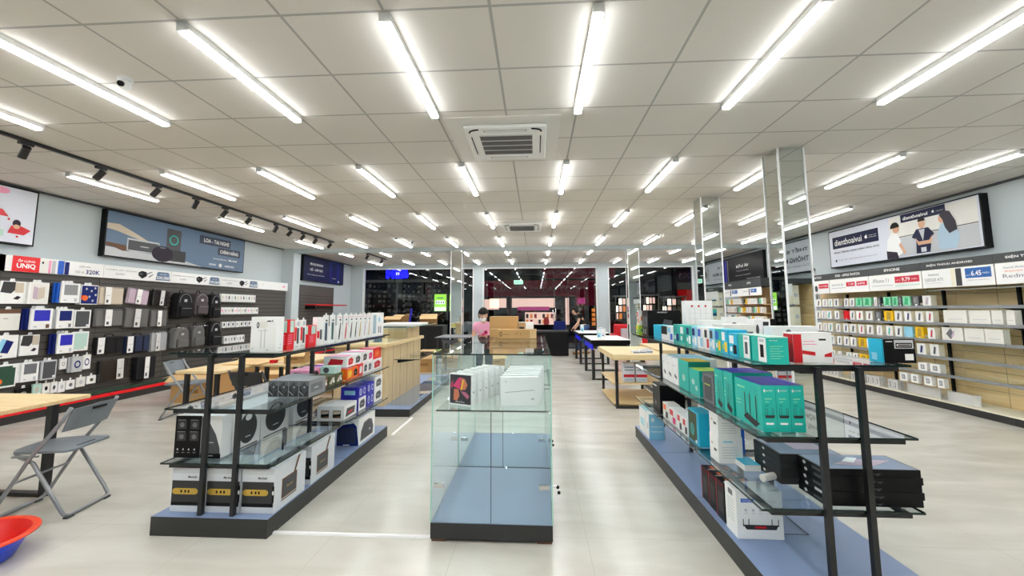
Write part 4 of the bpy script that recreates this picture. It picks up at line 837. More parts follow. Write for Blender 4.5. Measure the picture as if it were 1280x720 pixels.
# lower glass shelf: round speakers
def onyx_front(F):
    P = F('F'); P.rect(0, 0, 1, 1, 'black', 1)
    for x in (.1, .56):
        for y in (.4, .68):
            P.rect(x, y, x+.34, y+.2, 'char', 2); P.ell(x+.17, y+.1, .09, .06, 'mgrey', 3); P.rect(x, y+.21, x+.3, y+.225, 'grey', 3)
    for x in (.14, .34, .54, .74): P.ell(x, .2, .03, .025, 'lgrey', 3, 10)
    for x in (.1, .3, .5, .7): P.rect(x, .12, x+.1, .135, 'grey', 3)
    Q = F('R'); Q.poly([(0, 0), (.95, 0), (.95, .12), (.7, .55), (.3, .9), (0, .98)], 'dgrey', 1); Q.rect(0, 0, 1, .12, 'black', 2); Q.rect(.25, .36, .6, .38, 'lgrey', 3); Q.rect(.2, .05, .5, .07, 'lgrey', 3)
def onyx_front2(F):
    P = F('F'); P.rect(0, 0, .56, 1, 'black', 1)
    for x in (.05, .32):
        for y in (.4, .68):
            P.rect(x, y, x+.19, y+.2, 'char', 2); P.ell(x+.095, y+.1, .05, .06, 'mgrey', 3); P.rect(x, y+.21, x+.17, y+.225, 'grey', 3)
    for x in (.08, .2, .32, .44): P.ell(x, .2, .018, .025, 'lgrey', 3, 10); P.rect(x-.03, .12, x+.03, .135, 'grey', 3)
    P.poly([(.565, 0), (.99, 0), (.97, .25), (.88, .55), (.74, .82), (.6, .97), (.565, .97)], 'dgrey', 1); P.rect(.565, 0, 1, .11, 'black', 2); P.rect(.68, .36, .84, .38, 'lgrey', 3); P.rect(.68, .05, .84, .07, 'lgrey', 3)
carton('speaker_box', 'wide speaker box, half black with icons, at the front corner of the lower glass shelf', 'speaker box', 'round-speaker boxes on the lower shelf', -2.455, -2.125, 2.76, 2.85, .43, .705, 'white', onyx_front2)
def onyx(F):
    Q = F('R'); Q.ell(.5, .5, .36, .40, 'dgrey', 1, 28); Q.ell(.5, .5, .33, .37, 'char', 1.6, 28); Q.ell(.5, .78, .13, .09, 'white', 2); Q.rect(.4, .27, .6, .29, 'white', 2); Q.rect(.1, .02, .9, .05, 'black', 1)
    F('F').rect(0, 0, .12, 1, 'purple', .8) if 0 else None
for n, (y0, y1, l) in enumerate([(2.865, 3.13, 'white box with large black oval speaker picture, nearest of the oval row'),
      (3.14, 3.50, 'white box with black oval picture, second of the oval row'), (3.57, 3.88, 'white box with black oval picture, last of the oval row')]):
    carton('speaker_box', l, 'speaker box', 'round-speaker boxes on the lower shelf', -2.33, -2.11, y0, y1, .43, .70, 'white', onyx)
def go(F):
    P = F('F'); [(P.rect(x, .12, x+.3, .68, 'brown', 1), P.rect(x+.02, .4, x+.28, .62, 'beige', 2), P.poly([(x, .2), (x+.3, .3), (x+.3, .45), (x, .35)], 'black', 3)) for x in (.14, .58)]
    Q = F('R'); Q.poly([(.1, .15), (.8, .2), (.85, .7), (.2, .75)], 'dgrey', 1); Q.poly([(.3, .3), (.65, .35), (.65, .5), (.3, .45)], 'red', 2)
carton('speaker_box', 'white box with two small brown pictures at the far part of the lower shelf', 'speaker box', 'small speaker boxes on the lower shelf', -1.99, -1.74, 3.74, 4.0, .43, .55, 'white', go)
def bluebox(F):
    P = F('F'); P.ring(.3, .5, .16, .36, .05, 'sky', 1); P.rect(.6, .4, .9, .6, 'white', 1)
    Q = F('R'); Q.rect(0, 0, .97, 1, 'white', .5); Q.poly([(.2, .2), (.75, .2), (.85, .5), (.7, .8), (.25, .75), (.15, .5)], 'dgrey', 1); Q.rect(.3, .45, .6, .5, 'lgrey', 2)
def bluefront(F):
    P = F('R'); P.ring(.25, .5, .14, .3, .04, 'white', 1); P.ring(.75, .5, .14, .3, .04, 'white', 1); P.ell(.25, .5, .05, .1, 'sky', 1); F('F').rect(.2, .3, .8, .7, 'sky', 1)
for n, (a, b, y0, y1, z0, z1, m, d, l) in enumerate([
     (-1.92, -1.74, 4.04, 4.22, .43, .555, 'royal', bluebox, 'blue speaker box with white side showing a dark speaker, lower of two'),
     (-1.92, -1.74, 4.24, 4.42, .43, .555, 'royal', bluefront, 'plain blue speaker box with white rings on the lower shelf'),
     (-1.92, -1.74, 4.04, 4.22, .556, .66, 'royal', bluefront, 'blue speaker box with rings stacked on the first blue one'),
     (-1.92, -1.74, 4.24, 4.42, .556, .66, 'royal', bluefront, 'blue speaker box with rings, upper of the farther stack'),
     (-1.92, -1.74, 4.44, 4.66, .43, .56, 'white', bluebox, 'white speaker box with dark speaker, bottom at the shelf end'),
     (-1.92, -1.74, 4.44, 4.66, .561, .69, 'white', bluebox, 'white speaker box with dark speaker, stacked at the shelf end')]):
    carton('speaker_box', l, 'speaker box', 'blue and white speaker boxes on the lower shelf', a, b, y0, y1, z0, z1, m, d)
# upper-middle glass shelf
def flip(c): 
    def d(F):
        P = F('F'); P.rect(.04, .05, .96, .7, 'char', 1); P.rect(.04, .72, .96, .97, 'mgrey', 1); P.poly([(.15, .7), (.55, .95), (.9, .45), (.5, .2)], 'dgrey', 2); P.ell(.55, .62, .08, .06, 'lgrey', 3, 10); P.poly([(.05, .4), (.5, .15), (.5, .1), (.05, .35)], 'lgrey', 3)
        Q = F('R'); Q.rect(.1, .25, .8, .75, c, 1); Q.rect(.3, .45, .55, .52, 'lgrey', 2)
    return d
for n in range(4):
    a = -1.995+n*.0785
    carton('speaker_box', 'grey cylinder-speaker box, %s from the outer side of the small front row' % ORD[n], 'speaker box', 'small grey speaker boxes in a row', a, a+.0765, 3.03, 3.27, .775, .895, 'grey', flip('mgrey'))
for n in (1,):
    carton('speaker_box', 'grey speaker box lying behind the small grey front row', 'speaker box', 'small grey speaker boxes in a row', -2.1, -1.9, 3.31, 3.5, .775, .875, 'grey', flip('dgrey'))
for n in range(3):
    carton('speaker_box', 'dark olive speaker box along the aisle edge, %s behind the grey row' % ORD[n], 'speaker box', 'olive speaker boxes along the aisle', -1.88, -1.735, 3.29+n*.13, 3.41+n*.13, .775, .865, 'olive' if n else 'brown', lambda F: (F('R').poly([(.1, .3), (.6, .8), (.9, .7), (.4, .2)], 'beige', 1), F('R').ell(.75, .4, .1, .15, 'white', 2, 10)))
carton('speaker_box', 'white round-ended box on top of the olive row', 'speaker box', 'mixed small boxes on the middle shelf', -1.88, -1.75, 3.555, 3.67, .8665, .925, 'seafoam', lambda F: (F('F').ell(.4, .5, .2, .4, 'dgrey', 1), F('R').rect(.1, .3, .6, .7, 'lgrey', 1)))
def redf(c, n=2):
    def d(F):
        Q = F('R'); 
        for k in range(n):
            o = k/n; w = 1/n
            Q.poly([(o+.2*w, .15), (o+.75*w, .2), (o+.85*w, .6), (o+.6*w, .85), (o+.2*w, .7)], c[k], 1); Q.rect(o+.4*w, .45, o+.55*w, .5, 'white', 2)
        F('F').poly([(.15, .2), (.8, .25), (.85, .7), (.3, .8)], c[0], 1); F('T').rect(0, 0, 1, .5, 'pink', 1)
    return d
rs = [(-1.96, -1.745, 3.78, 4.02, .775, .875, 'orange', redf(['yellow', 'black'], 2), 'orange and yellow speaker box, near bottom of the red stack'),
      (-1.96, -1.745, 4.03, 4.13, .775, .885, 'brightred', redf(['white'], 1), 'narrow red speaker box in the bottom of the red stack'),
      (-1.96, -1.745, 4.14, 4.36, .775, .885, 'white', redf(['dgrey', 'mgrey'], 2), 'white box with dark and grey speakers, bottom of the red stack'),
      (-1.96, -1.745, 4.37, 4.64, .775, .885, 'white', redf(['red'], 1), 'white box with one red speaker at the shelf end'),
      (-1.98, -1.76, 3.80, 4.12, .886, .985, 'white', redf(['red', 'dgrey'], 2), 'white box with red speaker and photo, upper near end of the red stack'),
      (-1.98, -1.76, 4.14, 4.42, .886, .99, 'white', redf(['dgrey', 'hotpink'], 2), 'white box with dark and pink speakers, upper middle of the red stack'),
      (-1.92, -1.76, 4.43, 4.64, .886, 1.0, 'brightred', redf(['orange'], 1), 'bright red speaker box, upper far end of the red stack')]
for a in rs: carton('speaker_box', a[8], 'speaker box', 'red and white speaker boxes stacked on the middle shelf', *a[:7], a[7])
for n in range(3):
    carton('speaker_box', '%s small speaker box beside the red stack, %s from the front' % (['pink', 'purple', 'black'][n], ORD[n]), 'speaker box', 'mixed small boxes on the middle shelf', -2.3+.02*n, -2.08, 3.75+n*.2, 3.93+n*.2, .775, .86, ['pink', 'purple', 'black'][n], redf(['dgrey'], 1))
# top glass shelf
def fan(F):
    P = F('F'); P.poly([(.27, .72), (.3, .84), (.5, .87), (.64, .86), (.64, .72), (.5, .66)], 'off_white', 1); P.ell(.27, .76, .055, .09, 'dgrey', 2); P.ell(.27, .76, .03, .05, 'lgrey', 3, 12); P.rect(.62, .86, .78, .89, 'black', 2); P.ell(.83, .88, .025, .03, 'mgrey', 2, 10)
    P.rect(.4, .1, .43, .62, 'lgrey', 2); P.rect(.54, .1, .57, .66, 'lgrey', 2); P.rect(.3, .6, .66, .615, 'lgrey', 2); P.rect(.62, .04, .74, .07, 'lgrey', 2); P.ell(.1, .1, .025, .025, 'lgrey', 2, 10)
    Q = F('R'); Q.rect(.3, .1, .7, .12, 'lgrey', 1); Q.ell(.6, .2, .05, .03, 'lgrey', 1, 10)
carton('fan_box', 'big white fan box with pale handset drawing on the top glass shelf', 'fan box', None, -1.935, -1.755, 2.72, 2.80, 1.137, 1.373, 'white', fan)
def blister(name, x, y, z0, z1, w, m, draw, label, grp, th=.03):
    """flat hanging pack standing on the shelf with its face along the aisle"""
    mb = MB(); h = z1-z0
    mb.box(-.004, 0, -w/2, w/2, 0, h, 'white').prism([(-w*.18, h), (w*.18, h), (w*.1, h+.016), (-w*.1, h+.016)], 'x', -.003, -.001, 'white'); P = Pl(mb, (0, -w/2, 0), (0, 1, 0), (0, 0, 1), w, h); draw(P, mb)
    mb.box(-.03, -.0045, -w*.4, w*.4, 0, h*.6, m)
    return tag(mb.build(name, None, (x, y, z0+.0008)), label, name.replace('_', ' '), grp)
def usb(P, mb): P.rect(0, .28, .35, .75, 'brightred', 1); P.rect(.4, .18, .75, .72, 'dgrey', 2); P.rect(.38, .8, .8, .95, 'lgrey', 1); P.text('SanDisk', .1, .06, .05, 'mgrey', 2, w=.7)
def redbag(F):
    for f in 'RF':
        P = F(f); P.rect(.35, .58, .9, .97, 'seafoam', 1)
        for k in range(5): P.rect(.12, .2+k*.07, .7, .22+k*.07, 'pink', 1)
carton('drive_box', 'red box with pale label beside the white fan box', 'flash drive box', 'red boxes on the top glass shelf', -1.80, -1.745, 2.83, 2.91, 1.137, 1.35, 'brightred', redbag)
for n in range(2): blister('flash_drive_pack', -1.745, 2.95+n*.075, 1.137, 1.345, .068, 'white', usb, 'white and red flash drive pack, %s behind the red box' % ORD[n], 'flash drive packs on the top shelf')
carton('drive_box', 'second red box with pale label between flash drive packs', 'flash drive box', 'red boxes on the top glass shelf', -1.80, -1.745, 3.10, 3.21, 1.137, 1.30, 'brightred', redbag)
carton('drive_box', 'white and red pack with small drive beside the second red box', 'flash drive box', 'red boxes on the top glass shelf', -1.785, -1.745, 3.225, 3.31, 1.137, 1.36, 'white', lambda F: (F('R').rect(.5, .2, .85, .55, 'dgrey', 1), F('R').rect(.0, .25, .4, .5, 'brightred', 1)))
cols = [('banner_dark', 'slate tube'), ('dkgreen', 'green tube'), ('black', 'black razor'), ('red', 'red razor'), ('char', 'charcoal razor'), ('dkgreen', 'dark green razor'), ('gold', 'gold razor'), ('lilac', 'lilac razor'), ('tan', 'tan razor')]
ys = [3.36, 3.47, 3.60, 3.72, 3.83, 3.93, 4.03, 4.14, 4.25]
for n, (c, l) in enumerate(cols):
    if n < 2: f = (lambda c: lambda P, mb: (P.rect(.25, .15, .75, .75, 'tube_print', 1), P.rect(.38, .12, .7, .72, c, 2), P.rect(.4, .78, .7, .84, 'char', 2)))(c)
    else: f = (lambda c: lambda P, mb: (P.poly([(.25, .1), (.5, .08), (.6, .3), (.72, .68), (.6, .72), (.45, .5)], c, 2), P.ell(.37, .14, .06, .03, 'lgrey', 3, 10), P.rect(.4, .78, .7, .84, 'char', 2), P.rect(.1, .9, .9, .92, 'pink', 1)))(c)
    blister('flash_drive_pack', -1.745, ys[n], 1.137, 1.375, .088, 'white', f, 'white hanging pack with %s shape on the top glass shelf' % l, 'white drive packs in a row on the top shelf')
carton('drive_box', 'long white box with small pictures at the far end of the top glass shelf', 'flash drive box', 'red boxes on the top glass shelf', -1.80, -1.745, 4.32, 4.66, 1.137, 1.385, 'white',
       lambda F: (F('R').ell(.6, .7, .08, .12, 'sky', 1), F('R').rect(.55, .1, .62, .4, 'dgrey', 1), F('R').rect(.72, .1, .78, .4, 'dgrey', 1), F('R').rect(.1, .1, .35, .9, 'tube_print', 1)))

# ------------------------------------------------------------------ merchandise on the router stand
def teal_dev(dev='black', logo=True, c='teal'):
    def d(F):
        P = F('L'); P.rect(0, 0, 1, 1, c, .5); P.rect(.45, .05, .95, .97, 'white', 1); P.rect(.58, .22, .8, .7, dev, 2); P.rect(.55, .8, .85, .9, 'lgrey', 2)
        Q = F('F'); Q.rect(0, .97, 1, 1, 'seafoam', 1)
        if logo: Q.text('tp-link', .12, .84, .07, 'white', 2, w=.4)
        for k in range(6): Q.rect(.12, .2+k*.09, .75 if k % 2 else .6, .22+k*.09, 'mint', 2)
        F('T').rect(.02, .02, .98, .98, 'seafoam', 1)
    return d
def plain(c1, c2, c3='white'):
    def d(F):
        P = F('L'); P.rect(.1, .55, .6, .9, c2, 1); P.rect(.5, .1, .9, .5, c1, 1); P.rect(.15, .2, .4, .4, c3, 1); F('F').rect(.2, .3, .8, .6, c1, 1)
    return d
top = [('adapter_box', 1.17, 1.275, 2.20, 2.35, .136, 'teal', teal_dev('black'), 'teal adapter box with black dongle picture at the front corner of the top shelf'),
 ('adapter_box', 1.17, 1.28, 2.365, 2.50, .136, 'teal', teal_dev('dgrey'), 'teal adapter box right behind the front corner one'),
 ('adapter_box', 1.17, 1.27, 2.51, 2.62, .134, 'cyan', plain('black', 'white'), 'blue-teal adapter box with white stripe, third along the top shelf edge'),
 ('adapter_box', 1.17, 1.29, 2.635, 2.72, .15, 'cyan', plain('yellow', 'white', 'lime'), 'tall blue box with yellow patch on the top shelf edge'),
 ('adapter_box', 1.17, 1.29, 2.725, 2.81, .15, 'teal', plain('yellow', 'blue'), 'tall teal box with blue and yellow patches on the top shelf edge'),
 ('adapter_box', 1.17, 1.29, 2.815, 2.90, .15, 'sky', plain('white', 'dgrey'), 'tall pale blue box beside the yellow-patched ones'),
 ('adapter_box', 1.17, 1.29, 2.905, 2.99, .15, 'white', plain('red', 'char'), 'tall white box with dark patch at the end of the tall group'),
 ('adapter_box', 1.17, 1.28, 3.01, 3.11, .15, 'white', plain('sky', 'blue'), 'white and blue adapter box next in the top row'),
 ('adapter_box', 1.17, 1.28, 3.12, 3.22, .15, 'sky', plain('white', 'navy'), 'light blue adapter box with navy patch in the top row'),
 ('adapter_box', 1.17, 1.28, 3.235, 3.34, .15, 'teal', plain('white', 'navy'), 'teal adapter box with navy patch, nearer middle of the top row'),
 ('adapter_box', 1.17, 1.28, 3.35, 3.48, .15, 'teal', plain('dteal', 'white'), 'teal adapter box with white label in the top row'),
 ('adapter_box', 1.17, 1.28, 3.49, 3.64, .15, 'teal', plain('navy', 'dteal'), 'wide teal adapter box with navy square in the top row'),
 ('adapter_box', 1.17, 1.27, 3.65, 3.81, .13, 'white', plain('blue', 'sky'), 'white adapter box with blue drop shapes in the top row'),
 ('adapter_box', 1.17, 1.27, 3.82, 3.98, .125, 'white', lambda F: (F('L').rect(0, .4, 1, 1, 'black', 1), F('F').rect(0, .4, 1, 1, 'black', 1)), 'half black half white adapter box in the top row'),
 ('adapter_box', 1.17, 1.27, 3.99, 4.24, .125, 'cyan', None, 'plain cyan box beside the big black display pack'),
 ('camera_pack', 1.165, 1.5, 4.42, 4.66, .265, 'black', lambda F: (F('F').text('PRODIGY', .3, .9, .04, 'white', 2, w=.3), F('F').poly([(.4, .3), (.7, .3), (.75, .6), (.5, .65)], 'dgrey', 1), F('L').rect(.15, .35, .4, .75, 'mgrey', 1), F('L').rect(.55, .35, .85, .75, 'mgrey', 1), F('L').rect(.2, .05, .3, .25, 'lgrey', 1), F('L').rect(.5, .05, .6, .25, 'lgrey', 1)), 'big black camera pack at the far end of the top shelf'),
 ('adapter_box', 1.13, 1.24, 4.68, 4.80, .1, 'lime', plain('green', 'yellow'), 'lime green box behind the black camera pack'),
 ('router_box', 1.335, 1.53, 2.26, 2.34, .155, 'white', lambda F: (F('L').rect(0, 0, 1, .95, 'red', 1), F('F').rect(0, 0, .22, .95, 'red', 1), F('F').poly([(.22, .42), (.55, .36), (.55, .24), (.22, .3)], 'red', 2), F('F').poly([(.78, .28), (.97, .36), (.97, .2), (.78, .2)], 'red', 2), F('F').rect(.66, .74, .84, .8, 'black', 2), F('F').rect(.25, .6, .6, .63, 'pink', 1), F('F').rect(.25, .7, .55, .73, 'pink', 1)), 'white and red router box beside the front teal adapters'),
 ('router_box', 1.40, 1.66, 2.56, 2.66, .175, 'white', lambda F: (F('F').ell(.35, .8, .06, .1, 'mgrey', 1), F('F').rect(.1, .5, .9, .52, 'pink', 1), F('F').rect(.1, .6, .7, .62, 'lgrey', 1)), 'larger white router box behind the white and red one'),
 ('mouse_pack', 1.785, 1.945, 2.27, 2.36, .122, 'black', lambda F: (F('F').rect(0, 0, .02, 1, 'cyan', 1), F('F').rect(.36, .6, .95, .96, 'lgrey', 1), F('F').rect(.4, .64, .9, .84, 'black', 2), F('F').rect(.43, .7, .86, .79, 'white', 3), F('F').rect(.46, .72, .84, .77, 'black', 4), F('F').rect(.66, .12, .92, .38, 'white', 2), F('L').rect(0, 0, 1, 1, 'cyan', 1), F('L').rect(.2, .1, .6, .4, 'sky', 2), F('F').rect(.1, .88, .3, .91, 'white', 3)), 'cyan and black box alone at the outer front corner of the top shelf'),
 ('camera_pack', 1.58, 1.76, 3.56, 3.66, .21, 'white', lambda F: (F('F').ell(.35, .6, .16, .2, 'mgrey', 1), F('F').ell(.35, .6, .06, .08, 'white', 2)), 'white camera box with grey round picture on the top shelf'),
 ('camera_pack', 1.66, 1.78, 3.28, 3.38, .20, 'white', lambda F: (F('F').poly([(.5, .2), (.9, .3), (.9, .9), (.55, .9)], 'char', 1), F('F').ell(.2, .6, .1, .2, 'dgrey', 1)), 'white camera box with black webcam picture on the top shelf'),
 ('camera_pack', 1.795, 1.855, 3.33, 3.42, .20, 'black', lambda F: F('F').ell(.5, .6, .3, .15, 'mgrey', 1), 'slim black camera box beside the webcam boxes'),
 ('keyboard_box', 1.46, 1.72, 4.16, 4.26, .36, 'white', lambda F: ([F('F').rect(.15+.2*k, .1, .16+.2*k, .8, 'lgrey', 1) for k in range(5)], [F('F').ell(.25+.25*k, .85, .04, .03, 'red', 1, 10) for k in range(3)], [F('F').rect(.1, .2+.15*k, .95, .205+.15*k, 'lgrey', 1) for k in range(4)]), 'tall white boxes-pack with grid print standing above the teal row'),
 ('cable_box', 1.44, 1.68, 3.70, 3.82, .18, 'white', lambda F: [F('F').rect(.1+.2*k, .2, .2+.2*k, .7, 'lgrey', 1) for k in range(4)], 'white low box with grey windows below the tall gridded pack'),
 ('cable_box', 1.36, 1.58, 3.10, 3.3, .165, 'off_white', lambda F: F('F').rect(.7, .2, .9, .7, 'mgrey', 1), 'off-white low box behind the blue and white adapters')]
for nm, x0, x1, y0, y1, h, m, d, l in top: carton(nm, l, nm.replace('_', ' '), 'boxes on the top shelf of the router stand', x0, x1, y0, y1, 1.137, 1.137+h, m, d)
carton('adapter_box', 'small white and orange pack stacked on the lime green box', 'adapter box', 'boxes on the top shelf of the router stand', 1.14, 1.24, 4.69, 4.79, 1.2385, 1.40, 'white', plain('orange', 'red', 'green'))
# middle shelf: routers
def router(F):
    P = F('L'); P.rect(0, 0, 1, 1, 'teal', .5)
    P.poly([(.35, .12), (.75, .02), (.9, .14), (.5, .24)], 'char', 2); P.poly([(.35, .12), (.5, .24), (.5, .28), (.33, .17)], 'black', 2.5)
    for x in (.38, .56, .78): P.rect(x, .15, x+.03, .72, 'dteal' if 0 else 'char', 3)
    P.rect(.1, .8, .4, .84, 'mint', 1); P.rect(.05, .4, .22, .42, 'mint', 1); P.rect(.05, .48, .22, .5, 'mint', 1)
    Q = F('F'); Q.rect(0, 0, 1, 1, 'teal', .5); Q.text('tp-link', .3, .86, .05, 'white', 2, w=.5); Q.ell(.2, .885, .06, .035, 'white', 2, 10); Q.rect(.2, .7, .7, .72, 'mint', 2); Q.rect(.2, .64, .5, .655, 'mint', 2)
    Q.rect(.2, .55, .45, .58, 'dteal', 2); Q.poly([(.2, .3), (.8, .3), (.88, .36), (.12, .36)], 'char', 3)
    for x in (.18, .32, .68, .8): Q.rect(x, .34, x+.025, .52, 'char', 3)
    Q.rect(.2, .16, .75, .2, 'white', 2); F('T').rect(0, 0, 1, 1, 'purple', 1); F('T').rect(0, .05, .4, .95, 'royal', 2)
for n in range(3):
    x = 1.165+n*.071
    carton('router_box', 'teal router box with antennas, %s from the aisle in the front row' % ORD[n], 'router box', 'teal router boxes on the middle shelf', x, x+.069, 2.27, 2.56, .785, 1.02, 'teal', router)
for n, (a, z) in enumerate([(2.59, .25), (2.72, .245)]):
    carton('router_box', 'teal router box with purple lid, %s behind the front router row' % ORD[n], 'router box', 'teal router boxes on the middle shelf', 1.165, 1.40, a, a+.12, .785, .785+z, 'teal', router)
mid = [(1.165, 1.3, 2.86, 3.04, .19, 'mgrey', lambda F: (F('L').rect(.15, .1, .85, .9, 'dgrey', 1), F('L').rect(.2, .6, .7, .64, 'lime', 2)), 'grey box with dark picture behind the teal routers'),
 (1.165, 1.33, 3.10, 3.30, .185, 'teal', lambda F: (F('L').ell(.4, .5, .15, .12, 'seafoam', 1), F('L').ell(.7, .3, .12, .1, 'seafoam', 1), F('T').rect(0, 0, 1, 1, 'lime', 1), F('F').rect(.1, .6, .9, .8, 'sky', 1)), 'teal box with white stars and yellow lid'),
 (1.165, 1.33, 3.31, 3.53, .225, 'dteal', lambda F: (F('L').rect(0, 0, 1, 1, 'teal', .5), F('L').ell(.5, .4, .15, .12, 'seafoam', 1), F('T').rect(0, 0, 1, 1, 'yellow', 1)), 'taller teal box with yellow lid beside the long white boxes')]
for x0, x1, y0, y1, h, m, d, l in mid: carton('router_box', l, 'router box', 'mixed boxes on the middle router shelf', x0, x1, y0, y1, .785, .785+h, m, d)
for n in range(3):
    carton('router_box', 'long white router box, %s of the white trio on the middle shelf' % ORD[n], 'router box', 'white router boxes on the middle shelf', 1.165, 1.48, 3.55+n*.145, 3.685+n*.145, .785, 1.0, 'white',
           lambda F: (F('L').poly([(.3, .3), (.75, .2), (.8, .32), (.35, .42)], 'mgrey', 1), F('L').rect(.1, .7, .5, .73, 'lgrey', 1), F('T').rect(.1, .1, .9, .9, 'sky', 1)))
# lower shelf
low = [('router_box', 1.15, 1.30, 2.80, 2.93, .44, .60, 'white', lambda F: (F('F').rect(.2, .8, .6, .86, 'sky', 1), [F('F').rect(.15, .2+.1*k, .8, .22+.1*k, 'lgrey', 1) for k in range(5)], F('L').rect(.5, .4, .8, .5, 'dgrey', 1), F('L').rect(.2, .6, .4, .7, 'beige', 1)), 'white text-covered box, bottom of the pair under the teal routers'),
 ('router_box', 1.15, 1.29, 2.79, 2.92, .601, .745, 'white', lambda F: (F('F').rect(.2, .8, .6, .86, 'sky', 1), [F('F').rect(.15, .2+.1*k, .8, .22+.1*k, 'lgrey', 1) for k in range(5)], F('L').rect(.5, .5, .8, .6, 'dgrey', 1), F('L').rect(.2, .6, .4, .7, 'beige', 1)), 'white text-covered box stacked on its twin under the teal routers'),
 ('adapter_box', 1.15, 1.26, 3.11, 3.32, .44, .67, 'cyan', lambda F: (F('L').rect(.05, .05, .8, .95, 'olive', 1), F('L').ell(.4, .4, .2, .2, 'dteal', 2), F('L').ell(.75, .1, .08, .05, 'white', 3)), 'cyan box with olive picture on the lower router shelf'),
 ('adapter_box', 1.15, 1.25, 3.34, 3.45, .44, .57, 'white', plain('black', 'red'), 'small white box with black picture after the cyan box'),
 ('adapter_box', 1.15, 1.25, 3.46, 3.58, .44, .57, 'white', plain('char', 'red'), 'small white box with charcoal picture, farther along the lower shelf'),
 ('adapter_box', 1.15, 1.25, 3.60, 3.78, .44, .57, 'white', plain('hotpink', 'red'), 'small white box with pink patch on the lower shelf'),
 ('adapter_box', 1.15, 1.25, 3.80, 3.96, .44, .575, 'off_white', plain('char', 'orange'), 'off-white box with dark plug picture on the lower shelf'),
 ('camera_pack', 1.15, 1.38, 4.04, 4.28, .44, .70, 'black', lambda F: (F('L').ell(.4, .3, .1, .08, 'mgrey', 1), F('L').rect(.1, .9, .6, .95, 'white', 1), F('F').ell(.4, .3, .15, .1, 'dgrey', 1)), 'glossy black box at the far part of the lower router shelf'),
 ('adapter_box', 1.33, 1.40, 2.98, 3.05, .44, .66, 'blue', lambda F: F('F').rect(.3, .3, .7, .7, 'cyan', 1), 'blue box standing behind the white text boxes'),
 ('adapter_box', 1.3, 1.42, 3.36, 3.5, .44, .53, 'pink', plain('white', 'red'), 'pink-topped small box behind the small white ones')]
for nm, x0, x1, y0, y1, z0, z1, m, d, l in low: carton(nm, l, nm.replace('_', ' '), 'boxes on the lower shelf of the router stand', x0, x1, y0, y1, z0, z1, m, d)
# keyboards / drawing tablets stacked black at the corner
for n in range(5):
    z = .44+n*.0355; o = (n % 2)*.006
    f = (lambda n: lambda F: (F('F').poly([(.44, .1), (.5, .5), (.56, .1), (.6, .5)], 'dgrey', 1), F('L').ell(.3, .5, .06, .25, 'lgrey', 1, 10), F('L').rect(.6, .3, .9, .7, 'dgrey' if n != 1 else 'lgrey', 1),
         (F('T').rect(.02, .02, .98, .98, 'lid', 1), F('T').poly([(.2, .3), (.5, .7), (.9, .6), (.6, .2)], 'lilac', 2), F('T').poly([(.35, .5), (.45, .4), (.6, .75), (.5, .8)], 'white', 3)) if n == 4 else None))(n)  # top box gets its pale reflection as colour
    carton('keyboard_box', 'wide black keyboard box, %s' % ['bottom of the corner stack', 'second from the bottom of the corner stack', 'middle of the corner stack', 'second from the top of the corner stack', 'top of the corner stack with painted sheen on lilac-marked lid'][n], 'keyboard box', 'black keyboard boxes stacked at the shelf corner',
           1.43+o, 1.895+o, 2.25-o*.5, 2.46, z, z+.0345, 'black', f)
for n in range(4):
    carton('keyboard_box', 'flat black box, %s' % ['bottom of the small pile behind the keyboards', 'second in the small pile behind the keyboards', 'third in the small pile behind the keyboards', 'top of the small pile behind the keyboards'][n], 'keyboard box', 'flat black boxes behind the keyboard stack',
           1.36, 1.70, 2.50, 2.78, .44+n*.041, .479+n*.041, 'char', lambda F: (F('L').ell(.4, .5, .05, .2, 'white', 1, 10), F('T').rect(.03, .03, .97, .97, 'lid', 1), F('T').rect(.4, .3, .9, .8, 'lilac', 2)))
carton('adapter_box', 'small turquoise-lidded box beside the flat black pile', 'adapter box', 'boxes on the lower shelf of the router stand', 1.25, 1.345, 2.68, 2.82, .44, .475, 'white', lambda F: F('T').rect(0, 0, 1, 1, 'cyan', 1))
for n, (x, y, w_) in enumerate([(1.42, 3.25, .13), (1.70, 3.45, .1), (1.5, 3.6, .15)]):
    m = MB(); random.seed(n); bm = bmesh.new(); bmesh.ops.create_uvsphere(bm, u_segments=12, v_segments=8, radius=1); bm.verts.index_update()
    m.add([(v.co.x*w_*(1+random.uniform(-.15, .15)), v.co.y*w_*.8*(1+random.uniform(-.15, .15)), .022+.02*v.co.z+random.uniform(0, .006)) for v in bm.verts], [[v.index for v in f.verts] for f in bm.faces], 'film'); bm.free()
    tag(m.build('plastic_pouch', None, (x, y, .442), n), 'crumpled clear plastic pouch on the lower glass shelf, %s' % ['nearest the posts', 'outermost', 'farthest in'][n], 'plastic bag', 'clear pouches on the lower glass shelf')
